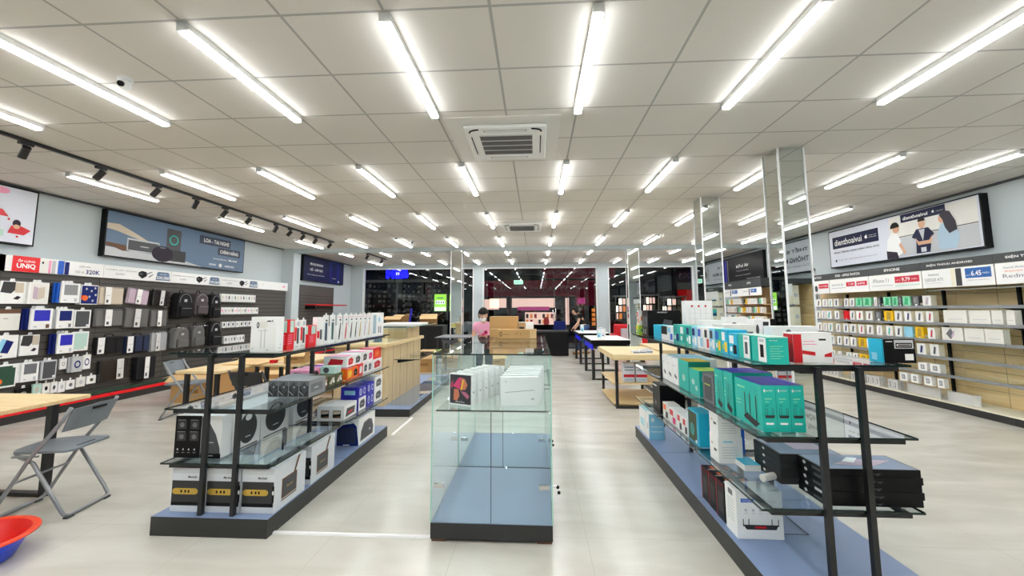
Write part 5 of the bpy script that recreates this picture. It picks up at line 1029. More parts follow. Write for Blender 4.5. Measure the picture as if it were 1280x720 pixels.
# base level
def totorouter(F):
    P = F('F'); P.rect(.1, .76, .38, .84, 'blue', 1); P.text('TOTOLINK', .12, .775, .045, 'white', 3, w=.24); P.text('AC1200', .55, .76, .06, 'lgrey', 2, w=.3)
    for k in range(4): P.ell(.2+.16*k, .6, .03, .03, 'lgrey', 1, 10); P.rect(.16+.16*k, .53, .25+.16*k, .54, 'lgrey', 1)
    P.poly([(.14, .28), (.88, .28), (.84, .2), (.2, .2)], 'char', 2); P.rect(.12, .27, .9, .3, 'char', 2.5); P.rect(.38, .23, .62, .27, 'red', 3)
    for x in (.12, .24, .74, .88): P.rect(x, .29, x+.018, .42, 'char', 3)
    Q = F('L')
    for k in range(7): Q.rect(.2, .3+k*.07, .8, .315+k*.07, 'lgrey', 1)
    Q.rect(.3, .82, .7, .94, 'mgrey', 1)
carton('router_box', 'big white box with black four-antenna router on the stand base', 'router box', 'boxes on the router stand base', 1.135, 1.39, 2.56, 2.70, .115, .375, 'white', totorouter)
for n in range(3):
    carton('gaming_box', 'dark red and black box on the base, %s behind the big white router box' % ORD[n], 'gaming box', 'boxes on the router stand base', 1.14+.003*n, 1.32, 2.73+n*.125, 2.84+n*.125, .115, .345-.008*n, 'black',
           lambda F: (F('L').rect(0, .85, 1, 1, 'burgundy', 1), F('L').rect(.2, .2, .8, .7, 'char', 1), F('L').rect(0, 0, .06, 1, 'red', 2), F('T').rect(.2, .2, .9, .7, 'orange', 1), F('T').rect(.05, .1, .9, .25, 'lgrey', 2)))
carton('router_box', 'white box with blue gradient, at the far corner of the router stand base', 'router box', 'boxes on the router stand base', 1.12, 1.27, 4.35, 4.46, .115, .36, 'white', lambda F: (F('F').rect(0, 0, 1, 1, 'sky', 1), F('F').rect(.1, .3, .9, .33, 'white', 2), F('F').rect(.1, .5, .9, .53, 'white', 2), F('F').ell(.25, .78, .1, .08, 'white', 2), F('L').ell(.5, .5, .2, .15, 'lgrey', 1)))
carton('router_box', 'white box behind the blue-gradient one on the stand base', 'router box', 'boxes on the router stand base', 1.12, 1.25, 4.48, 4.74, .115, .365, 'white', lambda F: (F('L').rect(.2, .3, .8, .6, 'aqua', 1), F('T').rect(0, 0, 1, 1, 'aqua', 1)))
# loose plastic pouches and a white gadget on the lower glass shelf
m = MB().cyl((0, 0, .022), (.09, 0, .022), .02, 'off_white', 16).cyl((.09, 0, .022), (.11, 0, .022), .015, 'char', 12)
tag(m.build('gadget_tube', None, (1.27, 2.52, .442), R(25)), 'white cylindrical gadget lying on the lowest glass shelf near the keyboards', 'gadget')

# ------------------------------------------------------------------ folding chairs
def chair(loc, rz, label, c='chair_grey', metal='steel'):
    t = thing('folding_chair', label, 'chair', (*loc, 0), rz, 'metal folding chairs')
    def arc(p, q, n=1): return [p, q]
    a = MB().tube([(-.195, -.195, .745), (-.2, -.155, .66), (-.2, .02, .42), (-.2, .22, .06), (-.195, .245, .025), (-.17, .25, .014), (.17, .25, .014), (.195, .245, .025), (.2, .22, .06), (.2, .02, .42), (.2, -.155, .66), (.195, -.195, .745)], .0125, metal, 10)
    fa = a.build('front_frame', t)
    b = MB().tube([(-.178, .13, .435), (-.178, .02, .38), (-.182, -.17, .08), (-.178, -.2, .03), (-.15, -.21, .014), (.15, -.21, .014), (.178, -.2, .03), (.182, -.17, .08), (.178, .02, .38), (.178, .13, .435)], .0125, metal, 10); fb = b.build('rear_frame', t)
    for y in (.25, -.21):
        for x in (-.15, .15): MB().box(x-.025, x+.025, y-.016, y+.016, .0, .012, 'dgrey').build('foot_pad', fa if y > 0 else fb)
    MB().tube([(-.2, .1, .26), (.2, .1, .26)], .008, metal, 8).build('cross_bar', t)
    for s in (-1, 1): MB().box(s*.19-.006, s*.19+.006, -.02, .14, .42, .433, metal).build('hinge_arm', t)
    sm = MB(); n = 12; pts = []
    for k in range(n+1):
        a_ = math.pi*k/n; pts.append((.165*math.cos(a_)*(1 if 0 < k < n else 1), .14+.075*math.sin(a_)))
    out = [(.185, -.17), (.185, .12)]+[(.185*math.cos(math.pi*k/10), .12+.085*math.sin(math.pi*k/10)) for k in range(1, 10)]+[(-.185, .12), (-.185, -.17), (-.15, -.2), (.15, -.2)]
    sm.prism(out, 'z', .44, .456, c); so = sm.build('seat', t, bevel=.005)
    MB().box(-.07, .07, -.165, -.15, .4562, .458, 'black').build('seat_slot', so)
    bk = MB(); N = 10
    for k in range(N):
        u0 = -.185+.37*k/N; u1 = -.185+.37*(k+1)/N
        y0 = -.03*(1-(u0/.185)**2); y1 = -.03*(1-(u1/.185)**2)
        vs = []
        for (u, dy) in ((u0, y0), (u1, y1)):
            for th in (0, .008):
                vs += [(u, -.14+dy-th, .58), (u, -.195+dy-th, .745-.012*abs(u/.185))]
        bk.add(vs, [(0, 1, 5, 4), (2, 6, 7, 3), (1, 3, 7, 5), (0, 4, 6, 2)]+([(0, 2, 3, 1)] if k == 0 else [])+([(4, 5, 7, 6)] if k == N-1 else []), c)
    bo = bk.build('backrest', t)
    MB().rbox(-.055, .055, -.236, -.214, .705, .722, 'black', .003, 1).build('handle_slot', bo)
    return t
chair((-3.47, 2.93), R(100.4), 'grey folding chair with curved backrest by the wooden table at the picture edge')
chair((-4.72, 5.45), R(-78), 'grey folding chair seen side-on beyond the speaker stand, by the cardboard boxes')
chair((-3.22, 4.68), R(-2), 'black folding chair tucked between desk and speaker stand', 'char', 'dgrey')
chair((-4.55, 8.3), R(40), 'distant folding chair near the island counter', 'dgrey')

# ------------------------------------------------------------------ wooden desks with black frames
def desk(x0, x1, y0, y1, h, label, grp, th=.04, legx=.08, legs=None, shelves=(), top='wood_top', leg=.02, legy=None):
    t = thing('desk', label, 'table', ((x0+x1)/2, (y0+y1)/2, 0), 0, grp); a = (x1-x0)/2; b = (y1-y0)/2
    MB().rbox(-a, a, -b, b, h-th, h, top, .004, 1).build('tabletop', t)
    ly = legy or legx
    for y in (-b+ly, b-ly):
        f = MB()
        f.box(-a+legx-leg, -a+legx+leg, y-leg, y+leg, 0, h-th-.001, 'black_metal'); f.build('leg', t)
        MB().box(a-legx-leg, a-legx+leg, y-leg, y+leg, 0, h-th-.001, 'black_metal').build('leg', t)
        MB().box(-a+legx+leg+.001, a-legx-leg-.001, y-leg, y+leg, .0, .03, 'black_metal').build('floor_bar', t)
    for z in shelves: MB().box(-a+.02, a-.02, -b+.14, b-.14, z, z+.025, top).build('lower_shelf', t)
    if shelves:
        for x in (-a+legx, a-legx): MB().box(x-leg*.8, x+leg*.8, -b+legx+leg+.001, b-legx-leg-.001, .005, .03, 'black_metal').build('side_bar', t)
    return t
desk(-4.85, -3.58, 1.95, 3.2, .752, 'pale wooden desk with black legs at the picture edge beside the folding chair', 'wooden desks', .03, .22, leg=.024, legy=.08)
desk(-3.99, -3.48, 4.42, 5.75, .752, 'small wooden desk seen through the speaker stand posts', 'wooden desks', .03)
desk(-3.455, -2.93, 5.0, 6.2, .752, 'wooden desk with cardboard scraps behind the black folding chair', 'wooden desks', .03)
desk(1.09, 1.87, 6.10, 7.45, .765, 'thick-topped wooden table with low shelves beside the router stand', 'wooden display tables', .08, .06, shelves=(.32, .031))
desk(1.95, 2.75, 6.75, 8.1, .765, 'wooden table partly hidden behind the router stand', 'wooden display tables', .08, .06, shelves=(.32,))
def blue_table(y0, y1, label):
    t = thing('display_table', label, 'table', (1.49, (y0+y1)/2, 0), 0, 'white-topped tables with blue aprons'); b = (y1-y0)/2
    MB().rbox(-.39, .39, -b, b, .79, .802, 'white', .003, 1).build('tabletop', t); MB().box(-.39, .39, -b, b, .715, .789, 'black').build('edge_band', t)
    MB().box(-.37, -.35, -b+.03, b-.03, .60, .714, 'blue_paint').box(-.349, .36, -b+.03, -b+.05, .66, .714, 'black').build('apron', t)
    for x in (-.35, .35):
        for y in (-b+.05, b-.05): MB().box(x-.03, x+.03, y-.03, y+.03, 0, .714 if x > 0 else .599, 'black_metal').build('leg', t)
    for y in (-b+.05, b-.05): MB().box(-.31, .31, y-.02, y+.02, .0, .03, 'black_metal').build('floor_bar', t)
    return t
blue_table(8.5, 9.85, 'white-topped black table with blue apron, nearer of the pair beyond the wooden table'); blue_table(10.9, 12.15, 'white-topped black table with blue apron beside the man in black')
def stand(x, y, z, label, c='sky'):
    t = thing('acrylic_sign', label, 'sign stand', (x, y, z), 0, 'small upright signs on the blue tables')
    m = MB().box(-.045, .045, -.004, .004, .011, .2, 'white'); P = Pl(m, (-.045, -.0042, .011), (1, 0, 0), (0, 0, 1), .09, .189); P.rect(.1, .1, .9, .9, c, 1); P.rect(.2, .55, .8, .85, 'white', 2); P.rect(.2, .2, .6, .3, 'navy', 2); m.build('sign_sheet', t)
    MB().box(-.05, .05, -.04, .04, .0005, .0105, 'white').build('sign_foot', t)
stand(1.30, 8.75, .802, 'small blue and white upright sign at the near edge of the nearer blue table'); stand(1.42, 8.95, .802, 'second small upright sign on the nearer blue table', 'banner_white')
stand(1.22, 11.2, .802, 'upright sign on the farther blue table', 'sky'); stand(1.45, 9.5, .802, 'upright sign at the back of the nearer blue table', 'blue')
for n in range(2):
    carton('product_box', 'white box with blue-grey stripes in a red band, %s on the wooden table shelf' % ['one', 'the other'][n], 'box', 'striped boxes under the wooden table', 1.28+n*.18, 1.44+n*.18, 6.3, 6.46, .346, .62, 'banner_white', lambda F: (F('F').rect(0, .25, 1, .4, 'red', 1), F('F').rect(.1, .6, .9, .65, 'banner_blue', 1), F('F').rect(.1, .75, .9, .8, 'banner_blue', 1), F('F').rect(.1, .1, .9, .15, 'sky', 1)))
for n in range(3):
    carton('product_box', 'pale blue striped box on top of the wooden table, %s' % ['nearest', 'middle', 'farthest'][n], 'box', 'striped boxes on the wooden table', 1.42+n*.1, 1.51+n*.1, 6.25+n*.02, 6.4+n*.02, .765, .80+.01*n, 'banner_white', lambda F: (F('F').rect(0, .2, 1, .5, 'banner_blue', 1), F('T').rect(.1, .2, .9, .5, 'dgrey', 1)))

# ------------------------------------------------------------------ plastic basin
t = thing('plastic_basin', 'round plastic basin, blue outside and red inside, cut by the corner', 'basin', (-3.2, 2.275, 0))
MB().lathe([(0, .0), (.17, .0), (.185, .01), (.235, .12), (.245, .138)], 'basin_blue', 48).build('shell', t)
MB().lathe([(0, .006), (.165, .006), (.18, .016), (.230, .122), (.24, .142)], 'basin_red', 48).build('liner', t)
MB().lathe([(.24, .142), (.262, .148), (.275, .143), (.277, .134), (.27, .132), (.245, .1375), (.24, .142)], 'basin_rim', 48).build('rim', t)

# ------------------------------------------------------------------ white cable covers on the floor
def strip(x0, x1, y0, y1, label):
    m = MB().prism([(-.5, 0), (.5, 0), (.35, 1), (-.35, 1)], 'x', 0, 1, 'white'); w = x1-x0; d = y1-y0
    for k, v in enumerate(m.v):
        m.v[k] = ((v[0]-.5)*w, v[1]*d, v[2]*.01) if w > d else (v[1]*w, (v[0]-.5)*d, v[2]*.01)
    tag(m.build('cable_cover', None, ((x0+x1)/2, (y0+y1)/2, .0005)), label, 'cable cover', 'white cable covers on the floor')
strip(-1.69, -.67, 2.685, 2.715, 'white floor cable cover from the speaker stand to the glass case')
strip(-1.66, -1.63, 4.75, 5.5, 'white floor cable cover between speaker stand and island counter')
strip(1.93, 1.955, 4.95, 7.6, 'white floor cable cover running beside the wooden display table')
strip(-3.9, -2.6, 7.2, 7.225, 'white floor cable cover behind the desks') if 0 else None

# ------------------------------------------------------------------ island counter with glass top
t = thing('island_counter', 'wood-panelled island counter with glass showcase top beyond the speaker stand', 'counter', (-2.09, 5.55, 0))
MB().box(-.9, .40, 0, 2.9, 0, .098, 'base_side').box(-.9, .40, 0, 2.9, .0981, .1, 'laminate').build('plinth', t)
b = MB().box(-.72, .0, .14, 1.88, .101, .90, 'wood_panel')
for k in range(5): b.box(.0001, .0012, .45+k*.33, .455+k*.33, .101, .90, 'brown')
b.box(-.12, -.115, .1388, .1399, .101, .9, 'brown'); b.box(-.06, -.045, .1375, .1399, .45, .6, 'white'); b.build('cabinet_body', t)
MB().rbox(-.78, .04, .06, 1.95, .901, .951, 'wood_top', .004, 1).build('countertop', t)
MB().box(.05, .40, .35, 1.85, .70, .71, 'shelf_glass').box(.4001, .402, .35, 1.85, .70, .71, 'glass_edge').box(.05, .4, .348, .3499, .70, .71, 'glass_edge').build('glass_shelf', t)
for y in (.5, 1.1, 1.7): MB().prism([(.05, .699), (.38, .699), (.38, .69), (.05, .64)], 'y', y, y+.02, 'black').build('shelf_bracket', t)
MB().box(.02, .38, .2, 2.7, .1005, .106, 'shelf_glass').build('base_glass', t)
MB().box(-.52, -.02, 1.1, 1.85, .952, 1.14, 'wood_panel').build('display_plinth', t)
g = MB().box(-.6, -.594, .2, 1.85, .952, 1.16, 'case_glass').box(.0, .006, .2, 1.09, .952, 1.16, 'case_glass').box(-.593, -.001, .2, .206, .952, 1.16, 'case_glass'); g.build('glass_wall', t)
MB().box(-.75, .25, .15, 1.95, 1.1605, 1.168, 'shelf_glass').box(-.75, .25, .148, .1499, 1.1605, 1.168, 'glass_edge_light').box(.2501, .252, .15, 1.95, 1.1605, 1.168, 'glass_edge_light').build('glass_top', t)
carton('product_box', 'white gadget box inside the glass showcase of the counter', 'box', None, -2.5, -2.38, 5.95, 6.1, .952, 1.09, 'off_white', None)
carton('product_box', 'blue-grey gadget box inside the glass showcase of the counter', 'box', None, -2.34, -2.26, 5.9, 6.0, .952, 1.07, 'banner_blue', None)
carton('paper_pad', 'flat white sheet pack on the counter glass top', 'paper pack', None, -2.6, -1.95, 6.7, 7.4, 1.1685, 1.19, 'white', None)
# grey side table beyond the counter
t = thing('side_table', 'thin grey-topped black table beside the mirror column and the woman', 'table', (-1.75, 9.4, 0)); MB().rbox(-.45, .45, -.5, .5, .80, .82, 'mgrey', .004, 1).build('tabletop', t)
for x in (-.4, .4):
    for y in (-.45, .45): MB().box(x-.015, x+.015, y-.015, y+.015, 0, .799, 'black_metal').build('leg', t)
MB().tube([(-.3, -.42, .79), (-.1, -.44, .7), (.05, -.44, .76)], .05, 'dgrey', 8).build('hung_cloth', t)

# ------------------------------------------------------------------ cardboard boxes
def open_box(x, y, z, a, b, h, label, rz=0, m='kraft', flap=.16, grp='open cardboard boxes'):
    t = thing('open_cardboard_box', label, 'cardboard box', (x, y, z+.001), rz, grp); w = .004
    s = MB().box(-a, a, -b, b, 0, w, m).box(-a, a, -b, -b+w, w, h, m).box(-a, a, b-w, b, w, h, m).box(-a, -a+w, -b+w, b-w, w, h, m).box(a-w, a, -b+w, b-w, w, h, m)
    s.box(-a*.4, a*.3, -b-.001, -b-.0002, h*.35, h*.5, 'kraft_dark'); s.build('box_body', t)
    for n, (ax, sg) in enumerate((('x', 1), ('x', -1), ('y', 1), ('y', -1))):
        ang = [.5, -.35, .3, -.6][n]; f = MB()
        if ax == 'x': f.add([(sg*a, -b, h), (sg*a, b, h), (sg*(a+flap*math.cos(ang)), b, h+flap*math.sin(ang)), (sg*(a+flap*math.cos(ang)), -b, h+flap*math.sin(ang))], [(0, 1, 2, 3)], 'kraft_light')
        else: f.add([(-a, sg*b, h), (a, sg*b, h), (a, sg*(b+flap*math.cos(ang)), h+flap*math.sin(ang)), (-a, sg*(b+flap*math.cos(ang)), h+flap*math.sin(ang))], [(0, 1, 2, 3)], 'kraft_light')
        o = f.build('flap', t); md = o.modifiers.new('thickness', 'SOLIDIFY'); md.thickness = .004
open_box(-5.3, 6.45, 0, .34, .25, .42, 'open cardboard box on the floor against the accessory wall plinth')
open_box(-4.2, 6.35, 0, .3, .22, .38, 'second open cardboard box on the floor behind the small desk', .2)
open_box(-3.5, 7.3, 0, .36, .28, .5, 'large open cardboard box behind the desk with scraps', -.15)
open_box(-3.05, 5.18, .752, .12, .13, .13, 'small open cardboard box on the desk behind the black chair', .3, flap=.07)
open_box(-5.2, 7.9, 0, .4, .28, .55, 'big cardboard box standing under the backpacks', .1)
carton('cardboard_sheet', 'flat folded cardboard sheet lying on the small desk', 'cardboard', None, -3.85, -3.4, 4.9, 5.6, .752, .765, 'kraft_light', None, rz=.1)
carton('tool_case', 'small red box on the desk behind the black chair', 'box', None, -3.36, -3.29, 5.1, 5.16, .752, .79, 'red', None)
m = MB().cyl((-.12, 0, .03), (.12, .02, .03), .028, 'lime', 14).cyl((.1, .02, .03), (.17, .025, .03), .02, 'dgrey', 12); tag(m.build('tape_roll', None, (-3.2, 5.5, .754)), 'green roll lying on the desk behind the black chair', 'roll')
for n, (x, y, a, b, h) in enumerate([(-2.1, 10.35, .2, .16, .34), (-2.6, 9.6, .25, .2, .4), (-1.05, 10.5, .2, .16, .3)]):
    open_box(x, y, 0, a, b, h, 'loose cardboard box on the floor around the grey side table, %s' % ['under its middle', 'on its outer side', 'by its inner leg'][n], .3*n)
open_box(-3.75, 10.2, .0, .25, .2, .35, 'cardboard box on the floor near the windows', .2)
open_box(-3.25, 12.4, .95, .25, .2, .28, 'open brown cardboard box on top of the dark cabinet by the windows', .2, 'kraft_dark'); open_box(-4.25, 12.5, .95, .28, .2, .26, 'second brown cardboard box on the dark cabinet by the windows', -.2, 'kraft_dark')
t = thing('storage_cabinet', 'dark low cabinet by the windows carrying brown cardboard boxes', 'cabinet', (-3.75, 12.45, 0))
MB().rbox(-1.0, 1.0, -.3, .3, .05, .949, 'char', .005, 1).box(-.98, .98, -.28, .28, 0, .049, 'black').build('cabinet_body', t)
for k in range(4): MB().box(-.98+k*.49, -.5+k*.49, -.312, -.301, .08, .92, 'dark').build('cabinet_door', t)
m = MB().cyl((0, 0, 0), (.06, 0, .5), .03, 'royal', 12); tag(m.build('blue_roll', None, (-3.83, 12.35, .952)), 'blue roll leaning between the brown cardboard boxes', 'roll')
# counter of dark desks by the entrance
t = thing('reception_desk', 'black reception desk near the glass door behind the cases', 'desk', (.3, 13.0, 0)); MB().rbox(-.62, .68, -.35, .35, .72, .76, 'char', .004, 1).build('desktop', t)
MB().box(-.6, .66, -.33, -.30, .02, .719, 'black').box(-.6, -.57, -.299, .33, 0.02, .719, 'black').box(.63, .66, -.299, .33, .02, .719, 'black').build('desk_panels', t)
t = thing('office_chair', 'dark blue swivel chair behind the black reception desk', 'chair', (.78, 13.75, 0)); MB().rbox(-.22, .22, -.22, .22, .42, .48, 'denim_dark', .02, 2).build('seat', t)
MB().rbox(-.2, .2, .2, .25, .55, 1.02, 'navy', .02, 2).build('backrest', t); MB().cyl((0, 0, .08), (0, 0, .419), .025, 'black', 12).build('post', t)
for k in range(5): MB().box(-.02, .26, -.02, .02, .04, .07, 'black', Matrix.Rotation(k*2*math.pi/5, 4, 'Z')).build('star_leg', t)
for k in range(2): MB().box(-.015, .015, .12, .215, .46, .6, 'black').build('back_bracket', t) if k == 0 else None
# red chair / sofa seen past the column
t = thing('armchair', 'red armchair with pale cushion behind the farther blue table', 'armchair', (2.95, 13.6, 0)); MB().rbox(-.4, .4, -.35, .35, .1, .42, 'red', .04, 3).build('seat', t); MB().rbox(-.4, .4, .25, .42, .421, .92, 'red', .05, 3).build('backrest', t)
for s in (-1, 1): MB().rbox(s*.46-.06, s*.46+.06, -.35, .4, .1, .62, 'red', .04, 3).build('armrest', t)
MB().rbox(-.2, .25, .12, .24, .43, .78, 'lgrey', .03, 2).build('cushion', t)
for x in (-.35, .35):
    for y in (-.3, .3): MB().cyl((x, y, 0), (x, y, .1), .02, 'black', 8).build('leg', t)
# white round table seen between posts
t = thing('round_table', 'white drum table beside the widest mirrored column', 'table', (2.25, 5.25, 0)); MB().lathe([(0, .44), (.25, .44), (.255, .43), (.255, .02), (.0, .02)], 'off_white', 32).build('drum', t); MB().lathe([(0, 0), (.22, 0), (.22, .0199), (0, .0199)], 'lgrey', 32).build('foot_ring', t)

# ------------------------------------------------------------------ people
def skin_geo(nodes, edges, sub=2):
    names = list(nodes); me = bpy.data.meshes.new('s'); me.from_pydata([nodes[k][:3] for k in names], [(names.index(a), names.index(b)) for a, b in edges], [])
    o = bpy.data.objects.new('s', me); COL.objects.link(o); md = o.modifiers.new('skin', 'SKIN'); md.use_smooth_shade = True; md.branch_smoothing = .4
    for k, v in zip(names, me.skin_vertices[0].data): r = nodes[k][3]; v.radius = (r, nodes[k][4] if len(nodes[k]) > 4 else r)
    me.skin_vertices[0].data[0].use_root = True
    sb = o.modifiers.new('sub', 'SUBSURF'); sb.levels = sub; sb.render_levels = sub
    dg = bpy.context.evaluated_depsgraph_get(); e = o.evaluated_get(dg); m = e.to_mesh(); vs = [v.co.copy() for v in m.vertices]; fs = [tuple(p.vertices) for p in m.polygons]; e.to_mesh_clear()
    bpy.data.objects.remove(o); bpy.data.meshes.remove(me); return vs, fs
def person(label, loc, rz, J, shirt, trousers, shoe, mask=False, print_=None, long_hair=False, sleeve=.55, sc=1):
    """J: joint positions; builds one continuous body with clothes, hair and shoes as parts"""
    t = thing('person', label, 'person', (*loc, 0), rz)
    V = {k: Vector(v) for k, v in J.items()}; n = {}; e = []
    def N(k, p, r, r2=None): n[k] = (*p, r) if r2 is None else (*p, r, r2)
    N('pelvis', V['pelvis'], .12, .1); N('belly', V['pelvis'].lerp(V['chest'], .5), .11, .09); N('chest', V['chest'], .13, .1); N('neck0', V['neck'], .055); N('neck1', V['neck'].lerp(V['head'], .55), .048)
    e += [('pelvis', 'belly'), ('belly', 'chest'), ('chest', 'neck0'), ('neck0', 'neck1')]
    fing = []
    for s in 'LR':
        N('sh'+s, V['sh'+s], .055); N('el'+s, V['el'+s], .038); N('wr'+s, V['wr'+s], .026); d = (V['wr'+s]-V['el'+s]).normalized()
        N('pa'+s, V['wr'+s]+d*.05, .03, .018)
        e += [('chest', 'sh'+s), ('sh'+s, 'el'+s), ('el'+s, 'wr'+s), ('wr'+s, 'pa'+s)]
        side = d.cross(Vector((0, 1, 0)));  side = side.normalized() if side.length > .1 else Vector((1, 0, 0)); curl = Vector((0, -1, -.3)).normalized()
        for k, (o, L) in enumerate(((-.027, .065), (-.009, .075), (.009, .07), (.026, .055))):
            p0 = V['wr'+s]+d*.075+side*o; p1 = p0+d*L*.5+curl*.008; p2 = p1+d*L*.4+curl*.022
            fing.append([p0, p1, p2])
        sg = 1 if s == 'L' else -1
        p0 = V['wr'+s]+d*.03+side*.028*sg; fing.append([p0, p0+side*.025*sg+d*.025, p0+side*.03*sg+d*.055])
        N('hip'+s, V['hip'+s], .085); N('kn'+s, V['kn'+s], .055); N('an'+s, V['an'+s], .036); N('to'+s, V['to'+s], .03)
        e += [('pelvis', 'hip'+s), ('hip'+s, 'kn'+s), ('kn'+s, 'an'+s), ('an'+s, 'to'+s)]
    vs, fs = skin_geo(n, e); b = MB(); b.add(vs, fs, 'skin', True)
    for c in fing: b.tube(c, .0085, 'skin', 8)
    up = (V['head']-V['neck']).normalized(); fw = Vector(J['look']).normalized(); rt = fw.cross(up).normalized(); up2 = rt.cross(fw); H = V['head']
    Tm = Matrix((rt, fw, up2)).transposed().to_4x4(); Tm.translation = H
    h = MB().ball((0, 0, 0), (.076, .095, .115), 'skin', 20, 14).ball((0, .035, -.06), (.05, .06, .055), 'skin', 14, 10).ball((0, .096, -.018), (.014, .02, .022), 'skin', 10, 8)
    for s in (-1, 1): h.ball((s*.078, -.005, -.01), (.012, .02, .03), 'skin', 10, 8)
    b.add([Tm @ Vector(v) for v in h.v], h.f, 'skin', True)
    o = b.build('body', t); md = o.modifiers.new('rm', 'REMESH'); md.mode = 'VOXEL'; md.voxel_size = .009; md.use_smooth_shade = True
    f = MB()
    for s in (-1, 1): f.ball(Tm @ Vector((s*.03, .088, .012)), .011, 'white', 10, 8); 
    fe = f.build('eyes', t)
    for s in (-1, 1): MB().ball(Tm @ Vector((s*.03, .097, .012)), .006, 'black', 8, 6).build('pupil', fe)
    if mask:
        k = MB(); k.ball((0, .052, -.052), (.064, .066, .052), 'white', 18, 12); k.v = [tuple(Tm @ Vector(v)) for v in k.v]; k.build('face_mask', t)
    else:
        k = MB(); k.ball((0, .088, -.06), (.024, .012, .008), 'print_pink', 12, 8); k.v = [tuple(Tm @ Vector(v)) for v in k.v]; k.build('mouth', t)
    k = MB(); bm = bmesh.new(); bmesh.ops.create_uvsphere(bm, u_segments=24, v_segments=16, radius=1)
    dl = [v for v in bm.verts if (v.co.y > .35 and v.co.z < .35) or v.co.z < (-.75 if not long_hair else -1.1)]; bmesh.ops.delete(bm, geom=dl, context='VERTS')
    bm.verts.index_update(); k.add([Tm @ Vector((v.co.x*.087, v.co.y*.104-.006, v.co.z*.124+.006)) for v in bm.verts], [[v.index for v in q.verts] for q in bm.faces], 'hair', True); bm.free()
    o = k.build('hair', t); md = o.modifiers.new('th', 'SOLIDIFY'); md.thickness = .012; md.offset = 1
    # shirt
    n = {}; e = []
    N('pelvis', V['pelvis']+Vector((0, 0, .02)), .142, .122); N('belly', V['pelvis'].lerp(V['chest'], .5), .135, .115); N('chest', V['chest'], .168, .135); N('neck0', V['neck']-(V['neck']-V['chest'])*.15, .07)
    e += [('pelvis', 'belly'), ('belly', 'chest'), ('chest', 'neck0')]
    for s in 'LR':
        N('sh'+s, V['sh'+s], .086); N('sl'+s, V['sh'+s].lerp(V['el'+s], sleeve), .066); e += [('chest', 'sh'+s), ('sh'+s, 'sl'+s)]
    vs, fs = skin_geo(n, e); k = MB(); k.add(vs, fs, shirt, True); so = k.build('shirt', t)
    if print_:
        k = MB(); c = V['chest'].lerp(V['pelvis'], .35)
        for (dx, dz, r, m) in ((-.05, .03, .035, 'magenta'), (.04, .05, .03, 'lilac'), (.0, -.03, .04, 'hotpink'), (.06, -.04, .025, 'magenta')): k.ball(c+Vector((dx, .123, dz)), (r, .006, r), m, 12, 6)
        k.build('shirt_print', so)
    n = {}; e = []
    N('pelvis', V['pelvis']-Vector((0, 0, .02)), .138, .115)
    for s in 'LR': N('hip'+s, V['hip'+s], .1); N('kn'+s, V['kn'+s], .07); N('an'+s, V['an'+s]+Vector((0, 0, .03)), .055); e += [('pelvis', 'hip'+s), ('hip'+s, 'kn'+s), ('kn'+s, 'an'+s)]
    vs, fs = skin_geo(n, e); k = MB(); k.add(vs, fs, trousers, True); k.build('trousers', t)
    for s in 'LR':
        a = V['an'+s]; c = V['to'+s]; k = MB(); d = (c-a); d.z = 0; d.normalize(); q = Vector((-d.y, d.x, 0)); m0 = a-d*.05
        k.ball((0, 0, 0), (.05, .14, .045), shoe, 14, 10); Ts = Matrix((q, d, Vector((0, 0, 1)))).transposed().to_4x4(); Ts.translation = (m0+d*.1).xyz; Ts.translation.z = .045
        k.v = [tuple(Ts @ Vector(v)) for v in k.v]; k.build('shoe', t)
    t.scale = (sc, sc, sc); return t
# woman facing the camera, head bowed over the case
person('woman in pink printed shirt and white face mask looking down behind the cases', (-.93, 7.35), R(180), dict(
    pelvis=(0, -.03, .88), chest=(0, .0, 1.12), neck=(0, .03, 1.27), head=(0, .085, 1.385), look=(.05, .85, -.45), shL=(-.155, .01, 1.20), shR=(.155, .01, 1.20), elL=(-.2, .0, .95), elR=(.2, .0, .95),
    wrL=(-.15, .17, .86), wrR=(.15, .17, .86), hipL=(-.09, -.03, .82), hipR=(.09, -.03, .82), knL=(-.09, -.01, .45), knR=(.09, -.01, .45), anL=(-.09, -.03, .09), anR=(.09, -.03, .09), toL=(-.1, .09, .04), toR=(.1, .09, .04)),
    'pink_shirt', 'denim_dark', 'char', True, True, True, sc=.955)
person('man in black t-shirt and jeans leaning over the farther blue table', (1.42, 13.3), R(90), dict(
    pelvis=(0, -.1, .86), chest=(0, .02, 1.12), neck=(0, .1, 1.27), head=(0, .19, 1.36), look=(0, .85, -.5), shL=(-.17, .05, 1.21), shR=(.17, .05, 1.21), elL=(-.2, .12, .98), elR=(.2, .02, .96),
    wrL=(-.2, .26, .84), wrR=(.2, .16, .8), hipL=(-.09, -.1, .82), hipR=(.09, -.1, .82), knL=(-.1, .0, .45), knR=(.1, -.12, .45), anL=(-.1, .12, .08), anR=(.1, -.2, .08), toL=(-.1, .25, .04), toR=(.1, -.08, .04)),
    'black', 'jeans', 'kraft_dark')

